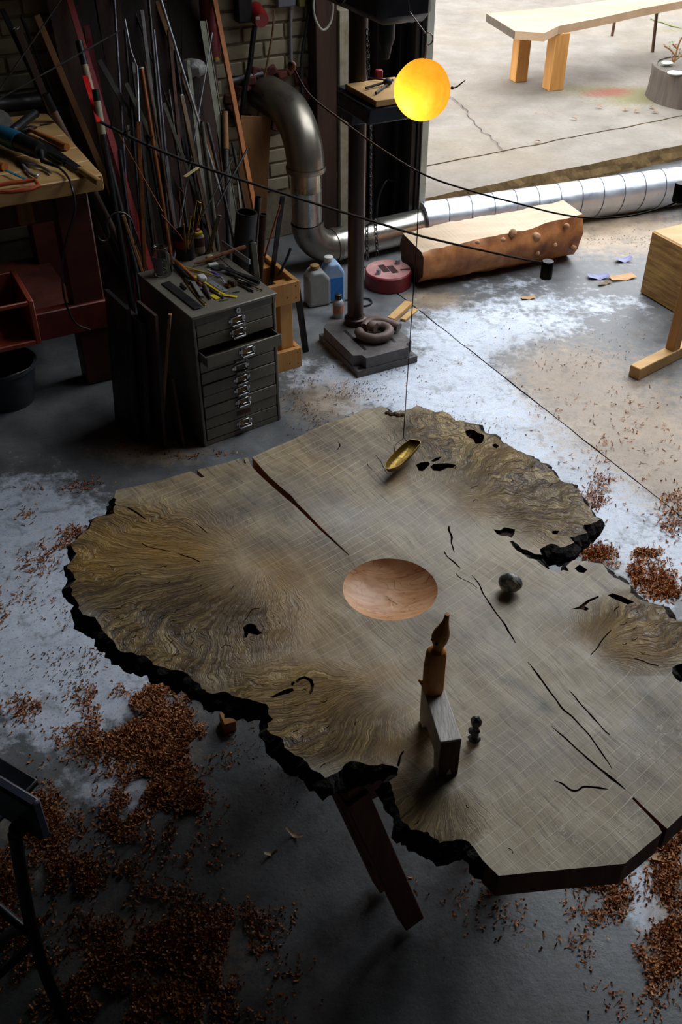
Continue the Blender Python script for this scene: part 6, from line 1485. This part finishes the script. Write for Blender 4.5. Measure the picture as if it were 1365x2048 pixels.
# ================================================================== YARD: BENCH, STUMP PLANTER
bz = .545; bt = .055
bpx = [(974, 27), (1031, 62), (1090, 66), (1118, 52), (1200, 36), (1290, 16), (1365, 2), (1420, -6), (1432, -30), (1330, -22), (1220, 0), (1120, 14), (1030, 22)]
bpoly = [P(x, y, bz) for x, y in bpx]
yb = thing('garden_bench', 'pale live-edge wooden bench standing in the yard', 'bench', P(1100, 180, ZK))
mb = MB(); mb.prism([(q.x, q.y) for q in bpoly], bz-bt, bz); ob = part('seat', mb, mat('pale_bench_wood', (184, 154, 122), (162, 126, 92), 3, .55, 0, .2, (.5, 2, 2), rot=(0, 0, .45)), yb, smooth=False)
mb = MB(); A, B = bpoly[0]-Vector((0, 0, bt/2)), bpoly[1]-Vector((0, 0, bt/2)); mb.beam(A, B, .006, bt-.004, b=.001); part('end_grain', mb, mat('weathered_end_grain', (96, 84, 70), (70, 60, 50), 20, .8, 0, .3), yb, 'dark weathered end face')
for (px, py, w) in ((1038, 163, .10), (1107, 180, .115)):
    c = P(px, py, ZK); mb = MB(); mb.cbox((c.x, c.y+.03, (ZK+bz-bt)/2), (w, w, bz-bt-ZK), Z3(R(20)), .004); part('leg', mb, pine, yb)
for (a, b) in (((1225, 72), (1234, 24)), ((1306, 104), (1316, 6))):
    A = P(*a, ZK); B = PY(b[0], b[1], A.y); mb = MB(); mb.tube([A, Vector((B.x, B.y, bz-bt))], .013, 10); part('metal_leg', mb, rust, yb, 'thin rusty metal leg')
mb = MB(); A = PY(1234, 24, P(1225, 72, ZK).y); mb.tube([Vector((A.x, A.y, bz-bt-.03)), PY(1314, 14, P(1306, 104, ZK).y)], .01, 8); part('crossbar', mb, rust, yb)
pc = P(1388, 196, ZK); rp = (P(1388, 196, ZK)-P(1297, 196, ZK)).length
stp = thing('stump_planter', 'round grey timber stump planter at the right edge of the yard', 'planter', pc)
ph_ = PY(1300, 140, pc.y-.1).z-ZK
mb = MB(); mb.lathe([(rp*1.03, ZK), (rp, ZK+ph_*.3), (rp*.99, ZK+ph_*.7), (rp, ZK+ph_-.012), (rp*.985, ZK+ph_), (rp*.9, ZK+ph_), (rp*.9, ZK+ph_-.05)], (pc.x, pc.y, 0), 72, cap=False)
mb.v = [Vector((pc.x+(q.x-pc.x)*(1+.03*noise.noise(Vector((q.x*12, q.y*12, q.z*1.2)))), pc.y+(q.y-pc.y)*(1+.03*noise.noise(Vector((q.x*12, q.y*12, q.z*1.2)))), q.z)) for q in mb.v]
part('stump_side', mb, mat('grey_stump_wood', (90, 78, 66), (62, 54, 46), 8, .85, 0, .6, (2.5, 2.5, .25)), stp, ang=60)
mb = MB(); mb.lathe([(rp*.9, ZK+ph_-.04), (rp*.9, ZK+ph_-.01), (.01, ZK+ph_-.005)], (pc.x, pc.y, 0), 30); part('soil', mb, mat('dark_soil', (96, 88, 78), (64, 58, 50), 40, .95, 0, .8), stp)
zs = ZK+ph_
pln = thing('dry_plant', 'small dry reddish plant growing in the stump planter', 'plant', P(1350, 128, zs))
for (pts, m_) in (([(1348, 126), (1352, 112), (1356, 96), (1362, 80), (1372, 66)], tanw), ([(1352, 112), (1342, 100), (1330, 92)], tanw), ([(1356, 98), (1346, 88)], tanw), ([(1350, 122), (1366, 108), (1378, 90)], tanw), ([(1348, 126), (1344, 114)], tanw)):
    yy = P(1350, 128, zs).y; mb = MB(); mb.tube(bez([PY(x, y, yy) for x, y in pts], 10), .006, 6); part('stem', mb, m_, pln)
for k in range(34):
    px_, py_ = random.choice([(1352, 110), (1358, 96), (1362, 82), (1370, 70), (1332, 92), (1346, 90), (1366, 108), (1376, 92)]); c = PY(px_+random.gauss(0, 5), py_+random.gauss(0, 5), yy+random.gauss(0, .03)); d = Vector((random.gauss(0, 1), random.gauss(0, 1), random.gauss(.3, 1))).normalized()*.022; s = d.orthogonal().normalized()*.007
    mb = MB(); mb.add([c, c+d*.5+s, c+d, c+d*.5-s], [(0, 1, 2, 3)]); part('leaf', mb, mat('red_dry_leaf', (150, 80, 60), (120, 92, 60), 40, .7) if k % 3 else mat('green_leaf', (110, 120, 60), (90, 100, 50), 40, .7), pln, recalc=False)
for (px_, py_, r_, lab) in ((1336, 126, .045, 'white flat stone behind the other on the stump'), (1352, 146, .055, 'white flat stone at the front of the stump')):
    c = P(px_, py_, zs+.012); mb = MB(); mb.sphere(c, (r_, r_*.8, .014), 16, 10); mb.v = [c+(q-c)*(1+.2*noise.noise(q*20)) for q in mb.v]; single('flat_stone', mb, mat('white_stone', (190, 186, 174), (166, 162, 150), 20, .7, 0, .3), lab, 'stone', 'stones on the planter')
# green tuft and a few bits on the yard
for (px_, py_, n_, lab) in ((1277, 26, 40, 'small green weed tuft growing beyond the bench'),):
    c = P(px_, py_, ZK); mb = MB()
    for k in range(n_):
        o_ = Vector((random.gauss(0, .10), random.gauss(0, .06), 0)); d = Vector((random.gauss(0, .04), random.gauss(0, .04), random.uniform(.02, .06))); s = Vector((.008, 0, 0)); mb.add([c+o_-s, c+o_+s, c+o_+d], [(0, 1, 2)])
    single('weed_tuft', mb, mat('weed_green', (96, 150, 60), (70, 120, 44), 30, .8), lab, 'weed', kind='stuff', recalc=False)
labs = ['small dry leaf lying left of the stump', 'tiny brown leaf in the middle of the yard', 'dark leaf close to the planter foot', 'pinkish leaf fragment near the red stain', 'pale leaf scrap by the yard joint', 'small dark leaf near the bench leg', 'olive leaf by the planter edge']
for (px_, py_, lab) in zip((1275, 1148, 1304, 1252, 1075, 1200, 1312), (222, 237, 215, 219, 283, 214, 224), labs):
    c = P(px_, py_, ZK+.009); d = Vector((random.uniform(-1, 1), random.uniform(-1, 1), 0)).normalized()*.028; s = Vector((-d.y, d.x, 0))*.5
    mb = MB(); mb.add([c-d, c-d*.2+s+Vector((0, 0, .012)), c+d, c-d*.2-s+Vector((0, 0, .01)), c+Vector((0, 0, .004))], [(0, 4, 1), (1, 4, 2), (2, 4, 3), (3, 4, 0)]); single('fallen_leaf', mb, mat('dry_leaf', (150, 110, 70), (80, 60, 40), 4, .8), lab, 'leaf', 'fallen leaves in the yard', recalc=False)

# ================================================================== FOLDING CHAIR (near left)
chm = mat('black_chair_metal', (26, 27, 30), (18, 19, 22), 12, .35, .5, .1); chp = mat('blue_black_panel', (58, 62, 74), (44, 48, 60), 8, .35, 0, .1)
cz = .80; r0 = P(84, 1642, cz); r1 = P(-80, 1542, cz); rdr = (r1-r0).normalized()
ch = thing('folding_chair', 'black metal folding chair cut off by the left frame edge', 'chair', Vector((r0.x, r0.y, 0)))
bkn = Vector((-rdr.y, rdr.x, 0)); bkn = -bkn if bkn.y < 0 else bkn
W_ = .40; r1 = r0 + rdr*W_
mb = MB(); mb.beam(r0, r1, .022, .10, b=.01); part('backrest', mb, chp, ch, 'smooth blue-black backrest panel')
legs_px = [(30, 1668, .76), (45, 1760, .60), (62, 1850, .44), (92, 1950, .22), (140, 2062, .012)]
lp = [P(x, y, z) for x, y, z in legs_px]
for k, off in enumerate((Vector(), rdr*(W_-.05))):
    mb = MB(); mb.tube(bez([q+off for q in lp], 20), .0125, 10); part('leg', mb, chm, ch)
    mb = MB(); mb.tube(bez([lp[2]+off, lp[2]+off+Vector((-.10, .05, -.15)), lp[2]+off+Vector((-.22, .10, -.43))], 10), .0115, 10); part('leg', mb, chm, ch)
mb = MB(); a_ = P(-40, 1782, .47); b_ = P(58, 1866, .43); mb.tube([b_, b_+(a_-b_)*3], .0095, 10); part('seat_rail', mb, chm, ch)
mb = MB(); a_ = P(64, 1888, .36); b_ = P(-30, 1975, .24); mb.tube([a_, a_+(b_-a_)*2.2], .009, 10); part('strut', mb, chm, ch)
mb = MB(); sp_ = P(-10, 1800, .45); mb.cbox(sp_+rdr*.2+Vector((-.05, .12, .0)), (.36, .34, .018), Z3(math.atan2(rdr.y, rdr.x)), .008); part('seat', mb, chp, ch)
mb = MB(); mb.sphere(P(36, 1658, .775), .016, 12, 8); part('rivet_cap', mb, chm, ch)

# ================================================================== SHAVINGS AND SCRAPS ON THE FLOOR
def shavings(name, clusters, label, mcol, wr, lr, zmax):
    V = []; Fc = []
    for (cx, cy, rx, ry, n_) in clusters:
        for _ in range(int(n_*1.6)):
            px_ = cx + random.gauss(0, rx*.6); py_ = cy + random.gauss(0, ry*.6)
            if not (-150 < px_ < 1500 and 420 < py_ < 2150): continue
            c = P(px_, py_); 
            if noise.noise(Vector((c.x*7, c.y*7, 3.0))) + .6*noise.noise(Vector((c.x*19, c.y*19, 7.0))) < .02 + random.uniform(-.3, .12): continue
            den = math.exp(-((px_-cx)/rx)**2-((py_-cy)/ry)**2)
            z_ = random.random()*zmax*den + .001
            L_ = random.uniform(*lr); w_ = random.uniform(*wr); a = random.uniform(0, 6.283); cur = random.uniform(.6, 4.5); tw_ = random.uniform(-.8, .8); tilt = random.uniform(-.5, .5)
            ca, sa = math.cos(a), math.sin(a); o_ = len(V); ns = 4
            for i in range(ns+1):
                t_ = i/ns - .5; th = cur*t_; rr_ = L_/cur
                x_ = rr_*math.sin(th); h_ = rr_*(1-math.cos(th)); wv = w_*.5; b_ = tw_*t_ + tilt
                for s in (-1, 1):
                    lx, ly, lz = x_, s*wv*math.cos(b_), h_ + s*wv*math.sin(b_)
                    V.append((c.x+lx*ca-ly*sa, c.y+lx*sa+ly*ca, max(.0006, z_+lz)))
            for i in range(ns): Fc.append((o_+2*i, o_+2*i+1, o_+2*i+3, o_+2*i+2))
    mb = MB(); mb.v = [Vector(q) for q in V]; mb.f = Fc
    return single(name, mb, mcol, label, 'wood shavings', kind='stuff', recalc=False, smooth=True, ang=80)
def shav_mat(name, cs):
    m, nt, b = newmat(name); N = NT(nt); pos = N.n('ShaderNodeNewGeometry').outputs
    rnd = N.math('ADD', N.math('MULTIPLY', pos['Random Per Island'], .75), N.math('MULTIPLY', N.noise(pos['Position'], 30, 2), .25))
    N.l.new(N.ramp(rnd, [(.05, srgb(*cs[0])), (.45, srgb(*cs[1])), (.75, srgb(*cs[2])), (.95, srgb(*cs[3]))]), b.inputs['Base Color']); b.inputs['Roughness'].default_value = .6
    return m
random.seed(11)
SH = shav_mat('oak_shavings', [(98, 54, 24), (154, 90, 42), (190, 120, 62), (222, 166, 108)])
shavings('wood_shavings', [(300, 1415, 70, 35, 700), (230, 1400, 60, 28, 420), (290, 1475, 110, 45, 1700), (360, 1450, 70, 35, 800), (330, 1520, 70, 40, 900), (310, 1570, 70, 40, 1000), (370, 1600, 45, 50, 800), (250, 1620, 45, 50, 600), (265, 1680, 30, 60, 400), (420, 1390, 50, 22, 380), (440, 1440, 30, 30, 260), (310, 1385, 30, 14, 200), (240, 1320, 40, 40, 180), (190, 1480, 60, 40, 260), (350, 1680, 60, 20, 160), (400, 1720, 60, 20, 140)], 'brown curled wood shavings heaped on the floor left of the slab', SH, (.0022, .0055), (.007, .02), .016)
shavings('wood_shavings', [(90, 1650, 60, 60, 900), (40, 1740, 70, 60, 1000), (140, 1745, 60, 30, 500), (20, 1830, 60, 60, 500), (170, 1770, 30, 20, 150), (60, 1600, 50, 30, 200), (80, 1960, 110, 60, 500), (200, 1990, 90, 50, 700), (300, 1900, 90, 45, 900), (400, 1870, 90, 50, 900), (260, 1950, 110, 50, 700), (450, 1940, 100, 60, 700), (340, 2020, 150, 40, 700), (500, 1830, 60, 40, 260), (320, 1800, 60, 30, 200), (190, 1850, 50, 30, 120)], 'brown shavings scattered around the folding chair at bottom left', SH, (.0022, .0055), (.007, .019), .012)
shavings('wood_shavings', [(1195, 1108, 28, 16, 420), (1270, 1140, 50, 20, 500), (1310, 1165, 50, 20, 520), (1290, 1106, 30, 7, 160), (1330, 1185, 40, 14, 300), (1205, 975, 30, 34, 120), (1190, 1000, 30, 20, 90), (1350, 1010, 30, 40, 160), (1320, 1060, 40, 30, 140), (1240, 900, 110, 50, 90), (1140, 810, 110, 40, 50), (1300, 830, 80, 60, 50)], 'orange shavings on the floor right of the slab', SH, (.0025, .006), (.007, .022), .010)
shavings('wood_shavings', [(1345, 1690, 30, 30, 500), (1340, 1760, 36, 50, 500), (1345, 1880, 34, 70, 500), (1280, 1940, 70, 70, 500), (1200, 1765, 50, 16, 160), (1240, 1800, 30, 40, 160), (1180, 1850, 60, 50, 160), (1000, 1800, 120, 60, 140)], 'dark brown shavings below the sawn end of the slab', SH, (.0022, .0055), (.007, .02), .012)
shavings('wood_shavings', [(130, 970, 60, 12, 150), (110, 1100, 40, 22, 260), (150, 1065, 30, 14, 120), (40, 1030, 30, 14, 50), (0, 1250, 20, 30, 90), (45, 1420, 40, 30, 160), (50, 1180, 60, 30, 40), (300, 895, 80, 14, 300), (380, 908, 60, 8, 160), (70, 1130, 40, 30, 70)], 'thin scattering of shavings on the floor at far left', SH, (.0025, .005), (.007, .018), .006)
random.seed(12)
shavings('wood_chips', [(680, 780, 110, 50, 420), (900, 850, 160, 60, 160), (620, 830, 60, 40, 200), (800, 730, 90, 30, 120), (150, 1250, 150, 100, 260), (1000, 640, 160, 60, 60), (1100, 720, 140, 50, 110), (1250, 480, 110, 18, 160), (180, 1350, 120, 60, 220), (480, 1520, 60, 50, 90), (560, 1560, 120, 80, 80), (1250, 700, 90, 50, 80)], 'small dark wood chips sprinkled over the concrete floor', shav_mat('small_chips', [(60, 40, 24), (104, 70, 40), (140, 96, 54), (180, 140, 90)]), (.002, .005), (.003, .010), .002)
# single scraps that stand out
def scrap(name, px, py, w, l, a, m, label, cat, curl=.008):
    c = P(px, py); mb = MB(); M_ = Matrix.Translation(c) @ Matrix.Rotation(a, 4, 'Z'); n_ = 6
    for i in range(n_+1):
        t_ = i/n_-.5
        for s in (-1, 0, 1): mb.v.append(M_ @ Vector((t_*l, s*w/2*(1-.5*abs(t_)*abs(s)), .0015 + curl*(2*t_)**2 + .004*abs(s)*abs(math.sin(i*2.1)))))
    for i in range(n_):
        for k in range(2): mb.f.append((i*3+k, i*3+k+1, (i+1)*3+k+1, (i+1)*3+k))
    return single(name, mb, m, label, cat, recalc=False, ang=80)
lil = mat('lilac_paper_scrap', (150, 152, 184), (110, 112, 150), 30, .7)
scrap('paper_scrap', 1247, 522, .05, .09, .2, lil, 'small bluish paper scrap on the floor behind the other', 'paper', .02)
scrap('paper_scrap', 1197, 555, .06, .11, .1, lil, 'larger bluish paper scrap on the floor by the wood chip', 'paper', .014)
scrap('bark_chip', 1245, 556, .07, .14, .3, mat('tan_chip', (190, 150, 104), (160, 120, 80), 20, .7), 'tan bark chip next to the bluish paper scrap', 'chip', .008)
scrap('bark_chip', 1210, 568, .03, .08, .5, mat('olive_chip', (110, 92, 50), (80, 66, 40), 20, .7), 'olive brown chip in front of the bluish paper', 'chip', .008)
scrap('bark_chip', 1057, 597, .035, .07, .2, mat('tan_chip', (1, 1, 1)), 'light chip lying on the floor in front of the log', 'chip', .006)
scrap('pale_shaving', 590, 1672, .012, .05, -.5, mat('pale_chip', (200, 180, 140), (180, 156, 116), 20, .6), 'pale curved shaving on the dark floor under the slab', 'shaving', .02)
scrap('pale_shaving', 543, 1710, .010, .035, .2, mat('pale_chip', (1, 1, 1)), 'small pale shaving left of the curved one', 'shaving', .014)
scrap('bark_chip', 1322, 1716, .022, .05, .1, mat('tan_chip', (1, 1, 1)), 'light tan chip below the sawn corner of the slab', 'chip', .008)
mb = MB(); mb.cbox(P(456, 1443, .02), (.035, .05, .04), Z3(.4), .002); single('pine_offcut', mb, pine, 'small pine offcut on the floor under the slab edge', 'offcut')
for (px_, py_, lab) in ((940, 633, 'round floor mark nearest the log'), (1088, 647, 'dark round floor mark in the pale patch')):
    pass
